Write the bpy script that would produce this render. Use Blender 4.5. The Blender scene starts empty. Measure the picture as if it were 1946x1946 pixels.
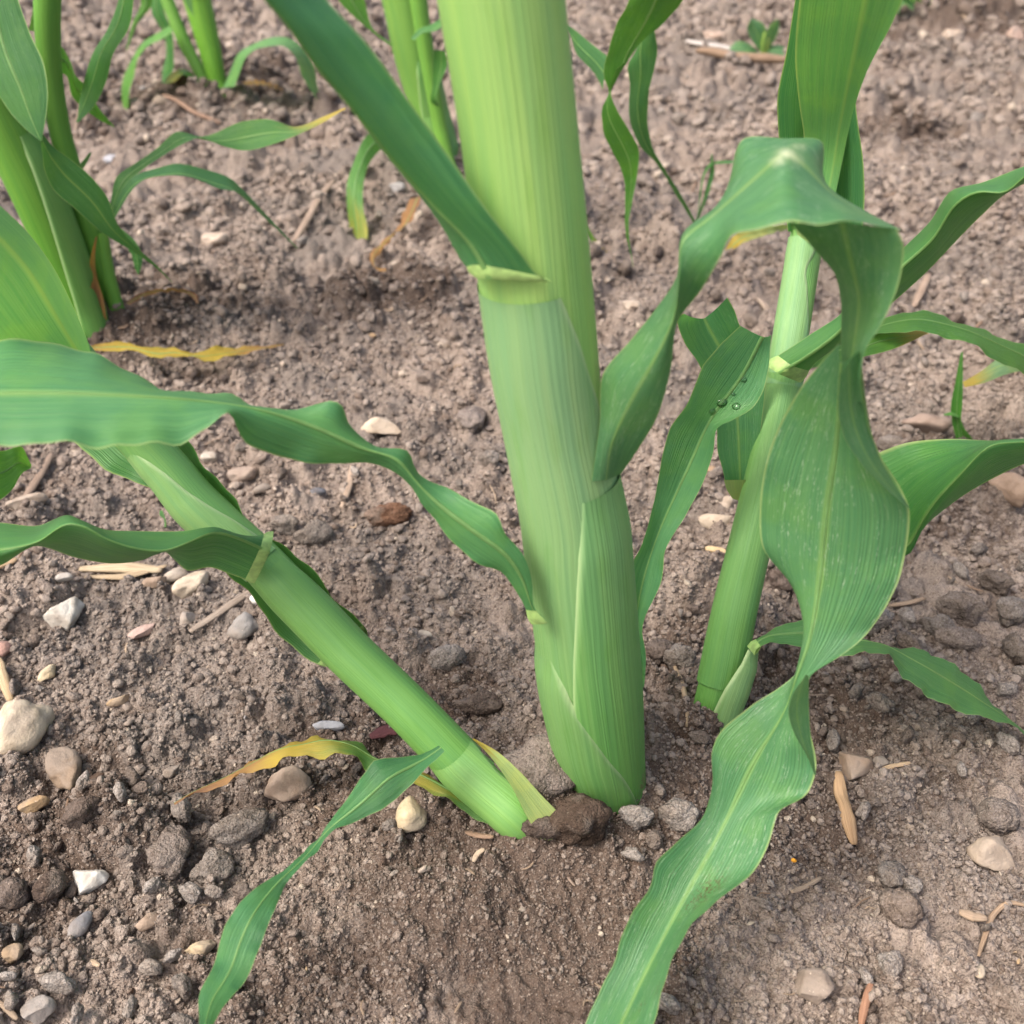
import bpy, math, random
import numpy as np
from mathutils import Vector

random.seed(7)
rng = np.random.default_rng(11)
scene = bpy.context.scene
COL = scene.collection

# ------------------------------------------------------------------ camera, sky, sun, exposure
PITCH = math.radians(36.0)
CAM_H = 0.28
FPX = 1946.0                      # focal length in photo pixels (square photo, 53 degree lens)
CP, SP = math.cos(PITCH), math.sin(PITCH)

cam_data = bpy.data.cameras.new('camera')
cam_data.sensor_width = 36.0
cam_data.lens = 36.0
cam_data.clip_start = 0.01
cam_data.clip_end = 500.0
cam_data.dof.use_dof = True
cam_data.dof.focus_distance = 0.33
cam_data.dof.aperture_fstop = 17.0
cam = bpy.data.objects.new('camera', cam_data)
cam.location = (0, 0, CAM_H)
cam.rotation_euler = (math.pi / 2 - PITCH, 0, 0)
COL.objects.link(cam)
scene.camera = cam

SUN_EL, SUN_AZ = math.radians(55), math.radians(240)   # compass-style azimuth, from +Y towards +X
world = bpy.data.worlds.new('World')
scene.world = world
world.use_nodes = True
wn = world.node_tree
for n in list(wn.nodes):
    wn.nodes.remove(n)
w_out = wn.nodes.new('ShaderNodeOutputWorld')
w_bg = wn.nodes.new('ShaderNodeBackground')
w_sky = wn.nodes.new('ShaderNodeTexSky')
w_sky.sky_type = 'NISHITA'
w_sky.sun_disc = False
w_sky.sun_elevation = SUN_EL
w_sky.sun_rotation = SUN_AZ
w_sky.air_density = 1.0
w_sky.dust_density = 8.0
w_sky.ozone_density = 0.6
w_bg.inputs['Strength'].default_value = 0.15
wn.links.new(w_sky.outputs[0], w_bg.inputs[0])
wn.links.new(w_bg.outputs[0], w_out.inputs[0])

sun_data = bpy.data.lights.new('sun', 'SUN')
sun_data.energy = 1.15
sun_data.angle = math.radians(20)
sun_data.color = (1.0, 0.98, 0.95)
sun = bpy.data.objects.new('sun', sun_data)
sun_dir = Vector((math.sin(SUN_AZ) * math.cos(SUN_EL), math.cos(SUN_AZ) * math.cos(SUN_EL), math.sin(SUN_EL)))
sun.rotation_euler = sun_dir.to_track_quat('Z', 'Y').to_euler()
sun.location = (0, 0, 5)
COL.objects.link(sun)

vs = scene.view_settings
vs.view_transform = 'Standard'
vs.look = 'None'
vs.gamma = 1.0
vs.use_curve_mapping = False
vs.exposure = 0.9
scene.render.engine = 'CYCLES'
scene.cycles.use_denoising = True
scene.cycles.max_bounces = 6
scene.cycles.diffuse_bounces = 3
scene.cycles.use_adaptive_sampling = True
scene.cycles.adaptive_threshold = 0.02
scene.cycles.transmission_bounces = 6

# ------------------------------------------------------------------ helpers: pixels to places
def ray(px, py):
    xr = (px - 973.0) / FPX
    yu = (973.0 - py) / FPX
    return np.array([xr, CP + yu * SP, -SP + yu * CP])

def at_y(px, py, Y):
    d = ray(px, py)
    return np.array([0, 0, CAM_H]) + d * (Y / d[1])

def srgb(r, g, b):
    f = lambda c: (c / 255.0 / 12.92) if c <= 10 else ((c / 255.0 + 0.055) / 1.055) ** 2.4
    return (f(r), f(g), f(b))

# ------------------------------------------------------------------ helpers: noise in numpy
_tab = rng.random(65536)
def _h2(ix, iy, seed):
    return _tab[((ix * 73856093) ^ (iy * 19349663) ^ (seed * 83492791)) & 65535]
def vnoise2(x, y, seed=0):
    ix = np.floor(x).astype(np.int64); iy = np.floor(y).astype(np.int64)
    fx = x - ix; fy = y - iy
    fx = fx * fx * fx * (fx * (fx * 6 - 15) + 10); fy = fy * fy * fy * (fy * (fy * 6 - 15) + 10)
    a = _h2(ix, iy, seed); b = _h2(ix + 1, iy, seed); c = _h2(ix, iy + 1, seed); d = _h2(ix + 1, iy + 1, seed)
    return (a * (1 - fx) + b * fx) * (1 - fy) + (c * (1 - fx) + d * fx) * fy - 0.5
def _h3(ix, iy, iz, seed):
    return _tab[((ix * 73856093) ^ (iy * 19349663) ^ (iz * 83492791) ^ (seed * 2654435)) & 65535]
def vnoise3(p, seed=0):
    i = np.floor(p).astype(np.int64); f = p - i
    f = f * f * (3 - 2 * f)
    r = 0
    for dx in (0, 1):
        for dy in (0, 1):
            for dz in (0, 1):
                w = (f[:, 0] if dx else 1 - f[:, 0]) * (f[:, 1] if dy else 1 - f[:, 1]) * (f[:, 2] if dz else 1 - f[:, 2])
                r = r + w * _h3(i[:, 0] + dx, i[:, 1] + dy, i[:, 2] + dz, seed)
    return r - 0.5
def bumps(x, y, cell, seed, presence, rmin=0.25, rmax=0.62, flat=0.75):
    """rounded clods half sunk in the surface: one jittered clod per grid cell, height of the tallest at each point"""
    gx = x / cell; gy = y / cell
    ix = np.floor(gx).astype(np.int64); iy = np.floor(gy).astype(np.int64)
    out = np.zeros_like(x)
    for dx in (-1, 0, 1):
        for dy in (-1, 0, 1):
            cx = ix + dx; cy = iy + dy
            jx = cx + _h2(cx, cy, seed); jy = cy + _h2(cx, cy, seed + 1)
            rr = rmin + (rmax - rmin) * _h2(cx, cy, seed + 2) ** 2
            asp = 0.75 + 0.5 * _h2(cx, cy, seed + 4)
            ang = 6.283 * _h2(cx, cy, seed + 5)
            ca = np.cos(ang); sa = np.sin(ang)
            ux = (gx - jx) * ca + (gy - jy) * sa; uy = -(gx - jx) * sa + (gy - jy) * ca
            q = 1 - ((ux * asp) ** 2 + (uy / asp) ** 2) / rr ** 2
            h = np.sqrt(np.maximum(q, 0)) * rr * flat
            out = np.maximum(out, np.where(_h2(cx, cy, seed + 3) < presence, h, 0))
    return out * cell

# ------------------------------------------------------------------ the lie of the land
MOUNDS = []                        # x, y, height, radius x, radius y
def flat_hit(px, py, z=0.0):
    d = ray(px, py)
    return np.array([0, 0, CAM_H]) + d * ((z - CAM_H) / d[2])
def add_mound(px, py, h, rx, ry):
    p = flat_hit(px, py)
    MOUNDS.append((p[0], p[1], h, rx, ry))
add_mound(1130, 1500, 0.012, 0.050, 0.045)
add_mound(980, 1700, 0.007, 0.060, 0.035)
add_mound(1345, 1390, 0.006, 0.035, 0.03)
add_mound(1250, 1470, 0.006, 0.022, 0.018)
add_mound(200, 640, 0.022, 0.07, 0.06)
add_mound(420, 180, 0.03, 0.10, 0.08)
add_mound(1000, 1590, 0.006, 0.03, 0.018)
add_mound(1048, 1605, 0.008, 0.014, 0.010)
add_mound(1378, 1420, 0.003, 0.016, 0.012)
add_mound(900, 330, 0.02, 0.10, 0.08)
add_mound(1020, 440, 0.015, 0.08, 0.07)
add_mound(1800, 40, 0.05, 0.22, 0.14)
add_mound(1900, 1250, 0.004, 0.06, 0.05)
def macro(x, y):
    z = 0.012 * vnoise2(x * 7 + 3, y * 7, 21) + 0.007 * vnoise2(x * 19 + 1, y * 19, 22)
    far = np.clip((y - 0.5) / 1.0, 0, 1)
    z = z * (0.55 + far) + 0.02 * far * vnoise2(x * 3.1, y * 4.3 + 5, 23)
    for mx, my, h, rx, ry in MOUNDS:
        z = z + h * np.exp(-(((x - mx) / rx) ** 2 + ((y - my) / ry) ** 2))
    return z
def hit(px, py, dz=0.0):
    """where the pixel's ray meets the soil (or a level dz above it)"""
    z = 0.0
    for _ in range(12):
        p = flat_hit(px, py, z + dz)
        z = 0.5 * z + 0.5 * float(macro(np.array([p[0]]), np.array([p[1]]))[0])
    return flat_hit(px, py, z + dz)

# damp, freshly turned soil: patches with a shape of their own (x, y, radius)
DAMP = []
for px, py, r in ((950, 1750, .075), (1330, 1500, .05), (1500, 1330, .05), (180, 1560, .03), (200, 640, .09), (300, 590, .07),
                  (420, 180, .14), (330, 190, .12), (1800, 40, .25), (1240, 1250, .03), (720, 560, .06), (1560, 1560, .03),
                  (640, 1500, .03), (1700, 900, .05), (90, 1680, .03), (520, 1860, .03), (880, 1350, .02), (1700, 250, .06)):
    p = flat_hit(px, py)
    DAMP.append((p[0], p[1], r))
def damp(x, y):
    d = np.zeros_like(x)
    for mx, my, r in DAMP:
        d = np.maximum(d, np.exp(-(((x - mx) / r) ** 2 + ((y - my) / r) ** 2)))
    return np.clip(d * 1.15 + 0.75 * vnoise2(x * 40, y * 40, 61) + 0.45 * vnoise2(x * 110, y * 110, 62), 0, 1)

# ------------------------------------------------------------------ materials
def new_mat(name):
    m = bpy.data.materials.new(name)
    m.use_nodes = True
    nt = m.node_tree
    for n in list(nt.nodes):
        nt.nodes.remove(n)
    return m, nt
class NT:
    def __init__(self, nt): self.nt = nt
    def n(self, t, **kw):
        nd = self.nt.nodes.new('ShaderNode' + t)
        for k, v in kw.items():
            if k in nd.inputs.keys() if isinstance(k, str) else False:
                nd.inputs[k].default_value = v
            else:
                setattr(nd, k, v)
        return nd
    def l(self, a, b): self.nt.links.new(a, b)
    def math(self, op, a, b=None, c=None, clamp=False):
        nd = self.nt.nodes.new('ShaderNodeMath'); nd.operation = op; nd.use_clamp = clamp
        for i, v in enumerate((a, b, c)):
            if v is None: continue
            if hasattr(v, 'is_linked'): self.l(v, nd.inputs[i])
            else: nd.inputs[i].default_value = v
        return nd.outputs[0]
    def mix(self, fac, a, b, mode='MIX'):
        nd = self.nt.nodes.new('ShaderNodeMix'); nd.data_type = 'RGBA'; nd.blend_type = mode
        for s, v in ((nd.inputs[0], fac), (nd.inputs[6], a), (nd.inputs[7], b)):
            if hasattr(v, 'is_linked'): self.l(v, s)
            elif isinstance(v, (int, float)): s.default_value = v
            else: s.default_value = (v[0], v[1], v[2], 1)
        return nd.outputs[2]
    def ramp(self, x, lo, hi):
        nd = self.nt.nodes.new('ShaderNodeMapRange'); nd.interpolation_type = 'SMOOTHSTEP'
        self.l(x, nd.inputs[0]); nd.inputs[1].default_value = lo; nd.inputs[2].default_value = hi
        return nd.outputs[0]
    def noise(self, vec, scale, detail=3, rough=0.55, out=0):
        nd = self.nt.nodes.new('ShaderNodeTexNoise')
        nd.inputs['Scale'].default_value = scale; nd.inputs['Detail'].default_value = detail; nd.inputs['Roughness'].default_value = rough
        if vec is not None: self.l(vec, nd.inputs['Vector'])
        return nd.outputs[out]

def soil_material(name, island=False):
    m, nt = new_mat(name); N = NT(nt)
    out = N.n('OutputMaterial'); b = N.n('BsdfPrincipled')
    geo = N.n('NewGeometry'); P = geo.outputs['Position']
    dry = srgb(140, 127, 117); pale = srgb(169, 155, 144); wet = srgb(84, 70, 61)
    n1 = N.noise(P, 45, 4); n2 = N.noise(P, 420, 3); n3 = N.noise(P, 1500, 2, 0.6); n4 = N.noise(P, 11, 2)
    c = N.mix(N.ramp(n1, 0.35, 0.7), dry, pale)
    c = N.mix(N.ramp(n4, 0.42, 0.62), c, srgb(131, 122, 115))
    at = N.n('Attribute'); at.attribute_name = 'damp'
    dm = N.math('ADD', at.outputs['Fac'], N.math('MULTIPLY', N.math('SUBTRACT', n2, 0.5), 0.9), clamp=True)
    c = N.mix(N.math('MULTIPLY', N.ramp(dm, 0.1, 1.0), 0.85), c, wet)
    c = N.mix(N.math('MULTIPLY', N.ramp(n2, 0.5, 0.72), 0.5), c, srgb(88, 71, 60))
    c = N.mix(N.math('MULTIPLY', N.ramp(n3, 0.50, 0.30), 0.6), c, srgb(66, 53, 45))
    c = N.mix(N.math('MULTIPLY', N.ramp(n3, 0.58, 0.72), 0.45), c, srgb(184, 170, 156))
    if island:
        ri = N.n('ObjectInfo').outputs['Random']
        at.attribute_type = 'INSTANCER'
        c = N.mix(N.math('MULTIPLY', ri, 0.6), c, srgb(176, 163, 152))
        c = N.mix(N.math('MULTIPLY', N.ramp(ri, 0.975, 0.985), 0.7), c, srgb(198, 184, 166))
        r2 = N.math('FRACT', N.math('MULTIPLY', ri, 37.0))
        c = N.mix(N.math('MULTIPLY', N.ramp(r2, 0.6, 1.0), 0.5), c, srgb(92, 74, 62))
    N.l(c, b.inputs['Base Color'])
    b.inputs['Roughness'].default_value = 0.95
    b.inputs['Specular IOR Level'].default_value = 0.15
    bp = N.n('Bump'); bp.inputs['Strength'].default_value = 1.0; bp.inputs['Distance'].default_value = 0.0022
    hgt = N.math('ADD', N.math('MULTIPLY', n2, 0.8), N.math('MULTIPLY', n3, 0.55))
    N.l(hgt, bp.inputs['Height']); N.l(bp.outputs[0], b.inputs['Normal'])
    N.l(b.outputs[0], out.inputs[0])
    return m

def stone_material(name, dust=0.5, rough_clod=False):
    m, nt = new_mat(name); N = NT(nt)
    out = N.n('OutputMaterial'); b = N.n('BsdfPrincipled')
    oi = N.n('ObjectInfo'); geo = N.n('NewGeometry'); P = geo.outputs['Position']
    n1 = N.noise(P, 160, 4); n2 = N.noise(P, 900, 3, 0.65); n3 = N.noise(P, 60, 3)
    dark = N.mix(1.0, oi.outputs['Color'], (0.72, 0.69, 0.66), 'MULTIPLY')
    c = N.mix(N.ramp(n1, 0.4, 0.68), oi.outputs['Color'], dark)
    c = N.mix(N.math('MULTIPLY', N.ramp(n2, 0.6, 0.75), 0.6), c, (0.75, 0.7, 0.62), 'MULTIPLY')
    c = N.mix(N.math('MULTIPLY', N.ramp(n2, 0.35, 0.25), 0.5), c, srgb(215, 200, 182))
    c = N.mix(N.math('MULTIPLY', N.ramp(n3, 0.5, 0.62), dust), c, srgb(140, 129, 119))
    if rough_clod:
        n5 = N.noise(P, 1500, 2, 0.6)
        c = N.mix(N.math('MULTIPLY', N.ramp(n5, 0.50, 0.30), 0.55), c, srgb(70, 56, 47))
        c = N.mix(N.math('MULTIPLY', N.ramp(n5, 0.56, 0.70), 0.5), c, N.mix(1.0, oi.outputs['Color'], (1.7, 1.7, 1.7), 'MULTIPLY'))
        n6 = N.noise(P, 420, 3)
        c = N.mix(N.math('MULTIPLY', N.ramp(n6, 0.5, 0.7), 0.5), c, N.mix(1.0, c, (0.66, 0.63, 0.61), 'MULTIPLY'))
    N.l(c, b.inputs['Base Color'])
    b.inputs['Roughness'].default_value = 0.95 if rough_clod else 0.75
    b.inputs['Specular IOR Level'].default_value = 0.15 if rough_clod else 0.35
    bp = N.n('Bump'); bp.inputs['Strength'].default_value = 1.0 if rough_clod else 0.5; bp.inputs['Distance'].default_value = 0.003 if rough_clod else 0.0014
    N.l(N.math('ADD', n1, N.math('MULTIPLY', n2, 0.6)), bp.inputs['Height']); N.l(bp.outputs[0], b.inputs['Normal'])
    N.l(b.outputs[0], out.inputs[0])
    return m

def leaf_material(name):
    """uv: x = metres along the blade, y = -1..1 across it; obj.color = blade colour, its alpha = flecking"""
    m, nt = new_mat(name); N = NT(nt)
    out = N.n('OutputMaterial'); b = N.n('BsdfPrincipled'); tr = N.n('BsdfTranslucent'); mx = N.n('MixShader')
    oi = N.n('ObjectInfo'); uv = N.n('UVMap'); uv.uv_map = 'UVMap'
    sx = N.n('SeparateXYZ'); N.l(uv.outputs[0], sx.inputs[0])
    u, v = sx.outputs[0], sx.outputs[1]
    geo = N.n('NewGeometry'); P = geo.outputs['Position']
    def streak(su, sv):
        cb = N.n('CombineXYZ'); N.l(N.math('MULTIPLY', u, su), cb.inputs[0]); N.l(N.math('MULTIPLY', v, sv), cb.inputs[1]); N.l(oi.outputs['Random'], cb.inputs[2])
        return cb.outputs[0]
    base = oi.outputs['Color']
    st = N.noise(streak(14, 9), 1.0, 3)
    fine = N.noise(streak(10, 42), 1.0, 2)
    blot = N.noise(P, 80, 4)
    c = N.mix(N.ramp(st, 0.32, 0.72), N.mix(1.0, base, (0.84, 0.90, 0.88), 'MULTIPLY'), N.mix(1.0, base, (1.18, 1.08, 1.02), 'MULTIPLY'))
    c = N.mix(N.math('MULTIPLY', N.ramp(blot, 0.46, 0.68), 0.5), c, N.mix(1.0, base, (1.45, 1.2, 0.8), 'MULTIPLY'))
    vein = N.math('SINE', N.math('ADD', N.math('MULTIPLY', v, 115.0), N.math('MULTIPLY', N.noise(streak(6, 5), 1.0, 2), 26.0)))
    c = N.mix(N.math('MULTIPLY', N.ramp(vein, 0.1, 1.0), 0.14), c, (0.20, 0.38, 0.13))
    c = N.mix(N.math('MULTIPLY', N.ramp(fine, 0.52, 0.75), 0.15), c, (0.17, 0.36, 0.12))
    av = N.math('ABSOLUTE', v)
    c = N.mix(N.math('MULTIPLY', N.ramp(av, 0.09, 0.02), 0.4), c, (0.32, 0.48, 0.13))
    c = N.mix(N.math('MULTIPLY', N.ramp(av, 0.955, 1.0), 0.7), c, (0.40, 0.52, 0.20))
    fl = N.noise(streak(420, 48), 1.0, 4, 0.65)
    fl2 = N.noise(streak(60, 5), 1.0, 2)
    fm = N.math('MULTIPLY', N.math('MULTIPLY', N.ramp(fl, 0.56, 0.68), N.ramp(fl2, 0.38, 0.62)), oi.outputs['Alpha'])
    c = N.mix(N.math('MULTIPLY', fm, 0.75), c, (0.42, 0.55, 0.40))
    at = N.n('Attribute'); at.attribute_name = 'wither'
    w = N.math('ADD', at.outputs['Fac'], N.math('MULTIPLY', N.math('SUBTRACT', N.noise(streak(40, 3), 1.0, 3), 0.5), 0.35))
    w = N.math('MULTIPLY', w, N.ramp(at.outputs['Fac'], 0.02, 0.1))
    c = N.mix(N.ramp(w, 0.12, 0.42), c, (0.50, 0.38, 0.06))
    c = N.mix(N.ramp(w, 0.45, 0.72), c, (0.40, 0.22, 0.08))
    c = N.mix(N.ramp(w, 0.72, 0.95), c, (0.24, 0.12, 0.07))
    pl = N.n('Attribute'); pl.attribute_name = 'pale'
    c = N.mix(pl.outputs['Fac'], c, (0.72, 0.76, 0.55))
    dt = N.n('Attribute'); dt.attribute_name = 'dirt'
    dn = N.noise(P, 1100, 3, 0.7)
    c = N.mix(N.math('MULTIPLY', N.ramp(dn, 0.5, 0.56), dt.outputs['Fac']), c, srgb(92, 70, 48))
    N.l(c, b.inputs['Base Color'])
    b.inputs['Roughness'].default_value = 0.42
    b.inputs['Specular IOR Level'].default_value = 0.42
    N.l(N.mix(1.0, c, (1.35, 1.30, 0.60), 'MULTIPLY'), tr.inputs['Color'])
    bp = N.n('Bump'); bp.inputs['Strength'].default_value = 0.6; bp.inputs['Distance'].default_value = 0.0007
    puck = N.noise(streak(150, 4), 1.0, 1)
    hh = N.math('ADD', N.math('ADD', N.math('MULTIPLY', vein, 0.12), N.math('MULTIPLY', fine, 0.5)), N.math('MULTIPLY', N.math('MULTIPLY', puck, N.ramp(av, 0.55, 0.95)), 0.9))
    N.l(hh, bp.inputs['Height']); N.l(bp.outputs[0], b.inputs['Normal']); N.l(bp.outputs[0], tr.inputs['Normal'])
    mx.inputs[0].default_value = 0.34
    N.l(b.outputs[0], mx.inputs[1]); N.l(tr.outputs[0], mx.inputs[2]); N.l(mx.outputs[0], out.inputs[0])
    return m

def stalk_material(name):
    """uv: x = metres along, y = degrees round; obj.color = colour; attribute margin = papery edge"""
    m, nt = new_mat(name); N = NT(nt)
    out = N.n('OutputMaterial'); b = N.n('BsdfPrincipled')
    oi = N.n('ObjectInfo'); uv = N.n('UVMap'); uv.uv_map = 'UVMap'
    sx = N.n('SeparateXYZ'); N.l(uv.outputs[0], sx.inputs[0]); u, v = sx.outputs[0], sx.outputs[1]
    geo = N.n('NewGeometry'); P = geo.outputs['Position']
    def streak(su, sv):
        cb = N.n('CombineXYZ'); N.l(N.math('MULTIPLY', u, su), cb.inputs[0]); N.l(N.math('MULTIPLY', v, sv), cb.inputs[1]); N.l(oi.outputs['Random'], cb.inputs[2])
        return cb.outputs[0]
    base = oi.outputs['Color']
    broad = N.noise(streak(7, 0.05), 1.0, 3); fine = N.noise(streak(5, 0.7), 1.0, 2); blot = N.noise(streak(45, 0.05), 1.0, 3)
    c = N.mix(N.ramp(broad, 0.3, 0.72), N.mix(1.0, base, (0.85, 0.92, 0.92), 'MULTIPLY'), N.mix(1.0, base, (1.15, 1.06, 0.95), 'MULTIPLY'))
    c = N.mix(N.math('MULTIPLY', N.ramp(blot, 0.52, 0.74), 0.45), c, N.mix(1.0, base, (0.75, 0.85, 0.5), 'MULTIPLY'))
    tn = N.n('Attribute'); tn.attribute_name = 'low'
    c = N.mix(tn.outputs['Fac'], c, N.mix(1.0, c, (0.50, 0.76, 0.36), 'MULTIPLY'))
    rib = N.math('SINE', N.math('ADD', N.math('MULTIPLY', v, 0.95), N.math('MULTIPLY', N.noise(streak(9, 0.12), 1.0, 2), 16.0)))
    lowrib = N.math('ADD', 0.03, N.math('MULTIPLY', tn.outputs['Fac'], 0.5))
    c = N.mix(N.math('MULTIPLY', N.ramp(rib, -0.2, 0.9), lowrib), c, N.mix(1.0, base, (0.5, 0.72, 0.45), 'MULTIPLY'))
    c = N.mix(N.math('MULTIPLY', N.ramp(fine, 0.5, 0.72), 0.22), c, N.mix(1.0, base, (1.3, 1.15, 1.1), 'MULTIPLY'))
    mg = N.n('Attribute'); mg.attribute_name = 'margin'
    c = N.mix(N.math('MULTIPLY', mg.outputs['Fac'], 0.55), c, (0.50, 0.62, 0.34))
    dt = N.n('Attribute'); dt.attribute_name = 'dirt'
    dn = N.noise(P, 900, 3, 0.7)
    c = N.mix(N.math('MULTIPLY', N.ramp(N.math('ADD', dn, N.math('MULTIPLY', N.math('SUBTRACT', dt.outputs['Fac'], 1.0), 0.4)), 0.42, 0.5), 0.9), c, srgb(104, 80, 60))
    N.l(c, b.inputs['Base Color'])
    b.inputs['Roughness'].default_value = 0.46
    b.inputs['Specular IOR Level'].default_value = 0.35
    bp = N.n('Bump'); bp.inputs['Strength'].default_value = 0.35; bp.inputs['Distance'].default_value = 0.0004
    N.l(N.math('ADD', N.math('MULTIPLY', rib, 0.3), fine), bp.inputs['Height']); N.l(bp.outputs[0], b.inputs['Normal'])
    N.l(b.outputs[0], out.inputs[0])
    return m

def plain_material(name, col, rough=0.6, var=0.35, scale=300):
    m, nt = new_mat(name); N = NT(nt)
    out = N.n('OutputMaterial'); b = N.n('BsdfPrincipled'); geo = N.n('NewGeometry')
    n = N.noise(geo.outputs['Position'], scale, 3)
    c = N.mix(N.ramp(n, 0.3, 0.7), tuple(x * (1 - var) for x in col), tuple(min(1, x * (1 + var)) for x in col))
    N.l(c, b.inputs['Base Color']); b.inputs['Roughness'].default_value = rough
    bp = N.n('Bump'); bp.inputs['Strength'].default_value = 0.3; bp.inputs['Distance'].default_value = 0.0004
    N.l(n, bp.inputs['Height']); N.l(bp.outputs[0], b.inputs['Normal'])
    N.l(b.outputs[0], out.inputs[0])
    return m

def rib_material(name, col, rough, var):
    m = plain_material(name, col, rough, var)
    N = NT(m.node_tree)
    out = next(n for n in m.node_tree.nodes if n.type == 'OUTPUT_MATERIAL'); b = next(n for n in m.node_tree.nodes if n.type == 'BSDF_PRINCIPLED')
    tr = N.n('BsdfTranslucent'); tr.inputs['Color'].default_value = (0.6, 0.75, 0.2, 1); mx = N.n('MixShader'); mx.inputs[0].default_value = 0.4
    N.l(b.outputs[0], mx.inputs[1]); N.l(tr.outputs[0], mx.inputs[2]); N.l(mx.outputs[0], out.inputs[0])
    return m

def straw_material(name):
    m, nt = new_mat(name); N = NT(nt)
    out = N.n('OutputMaterial'); b = N.n('BsdfPrincipled'); oi = N.n('ObjectInfo')
    uv = N.n('UVMap'); uv.uv_map = 'UVMap'
    mp = N.n('Mapping'); mp.inputs['Scale'].default_value = (60, 9, 1); N.l(uv.outputs[0], mp.inputs[0])
    n = N.noise(mp.outputs[0], 1.0, 4, 0.65)
    c = N.mix(N.ramp(n, 0.3, 0.7), N.mix(1.0, oi.outputs['Color'], (0.5, 0.46, 0.42), 'MULTIPLY'), oi.outputs['Color'])
    N.l(c, b.inputs['Base Color']); b.inputs['Roughness'].default_value = 0.85; b.inputs['Specular IOR Level'].default_value = 0.2
    bp = N.n('Bump'); bp.inputs['Strength'].default_value = 0.6; bp.inputs['Distance'].default_value = 0.0006
    N.l(n, bp.inputs['Height']); N.l(bp.outputs[0], b.inputs['Normal'])
    N.l(b.outputs[0], out.inputs[0])
    return m

def water_material(name):
    m, nt = new_mat(name); N = NT(nt)
    out = N.n('OutputMaterial'); tr = N.n('BsdfTransparent'); gl = N.n('BsdfGlossy'); mx = N.n('MixShader'); fr = N.n('Fresnel')
    fr.inputs['IOR'].default_value = 1.5
    gl.inputs['Roughness'].default_value = 0.03
    tr.inputs['Color'].default_value = (0.93, 0.97, 0.95, 1)
    N.l(fr.outputs[0], mx.inputs[0]); N.l(tr.outputs[0], mx.inputs[1]); N.l(gl.outputs[0], mx.inputs[2]); N.l(mx.outputs[0], out.inputs[0])
    return m

M_SOIL = soil_material('soil')
M_CRUMB = soil_material('soil_crumb', island=True)
M_CLOD = stone_material('clod', 0.6, True)
M_STONE = stone_material('stone', 0.55)
M_LEAF = leaf_material('maize_leaf')
M_STALK = stalk_material('maize_stalk')
M_RIB = rib_material('midrib', (0.165, 0.335, 0.12), 0.5, 0.15)
M_COLLAR = plain_material('leaf_collar', (0.27, 0.42, 0.13), 0.55, 0.25)
M_STRAW = straw_material('straw')
M_WATER = water_material('water')

# ------------------------------------------------------------------ mesh helpers
def mesh_np(name, verts, faces, mat, smooth=True, uvs=None, attrs=None):
    """verts (n,3), faces (m,k) arrays, uvs per vertex"""
    me = bpy.data.meshes.new(name)
    verts = np.asarray(verts, dtype=np.float32); faces = np.asarray(faces, dtype=np.int32)
    nf, k = faces.shape
    me.vertices.add(len(verts)); me.vertices.foreach_set('co', verts.ravel())
    me.loops.add(nf * k); me.loops.foreach_set('vertex_index', faces.ravel())
    me.polygons.add(nf)
    me.polygons.foreach_set('loop_start', np.arange(0, nf * k, k, dtype=np.int32))
    me.update(calc_edges=True)
    if smooth:
        me.polygons.foreach_set('use_smooth', np.ones(nf, dtype=bool))
    if uvs is not None:
        ul = me.uv_layers.new(name='UVMap')
        ul.data.foreach_set('uv', np.asarray(uvs, dtype=np.float32)[faces.ravel()].ravel())
    for an, av in (attrs or {}).items():
        a = me.attributes.new(an, 'FLOAT', 'POINT')
        a.data.foreach_set('value', np.asarray(av, dtype=np.float32))
    me.materials.append(mat)
    return me

def link(name, me, parent=None, color=None):
    o = bpy.data.objects.new(name, me)
    COL.objects.link(o)
    if parent is not None:
        o.parent = parent
        o.location = -parent.location
    if color is not None:
        o.color = (color[0], color[1], color[2], color[3] if len(color) > 3 else 1.0)
    return o

def tag(o, label=None, category=None, group=None, kind=None):
    if label: o['label'] = label
    if category: o['category'] = category
    if group: o['group'] = group
    if kind: o['kind'] = kind
    return o

def thing(name, loc, label, category, group=None):
    o = bpy.data.objects.new(name, None)
    o.empty_display_size = 0.02
    o.location = Vector([float(x) for x in loc])
    COL.objects.link(o)
    return tag(o, label, category, group)

def grid_faces(nu, nv, off=0):
    i = np.arange(nu)[:, None] * (nv + 1) + np.arange(nv)[None, :]
    i = i.ravel() + off
    return np.stack([i, i + 1, i + nv + 2, i + nv + 1], 1)

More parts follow.
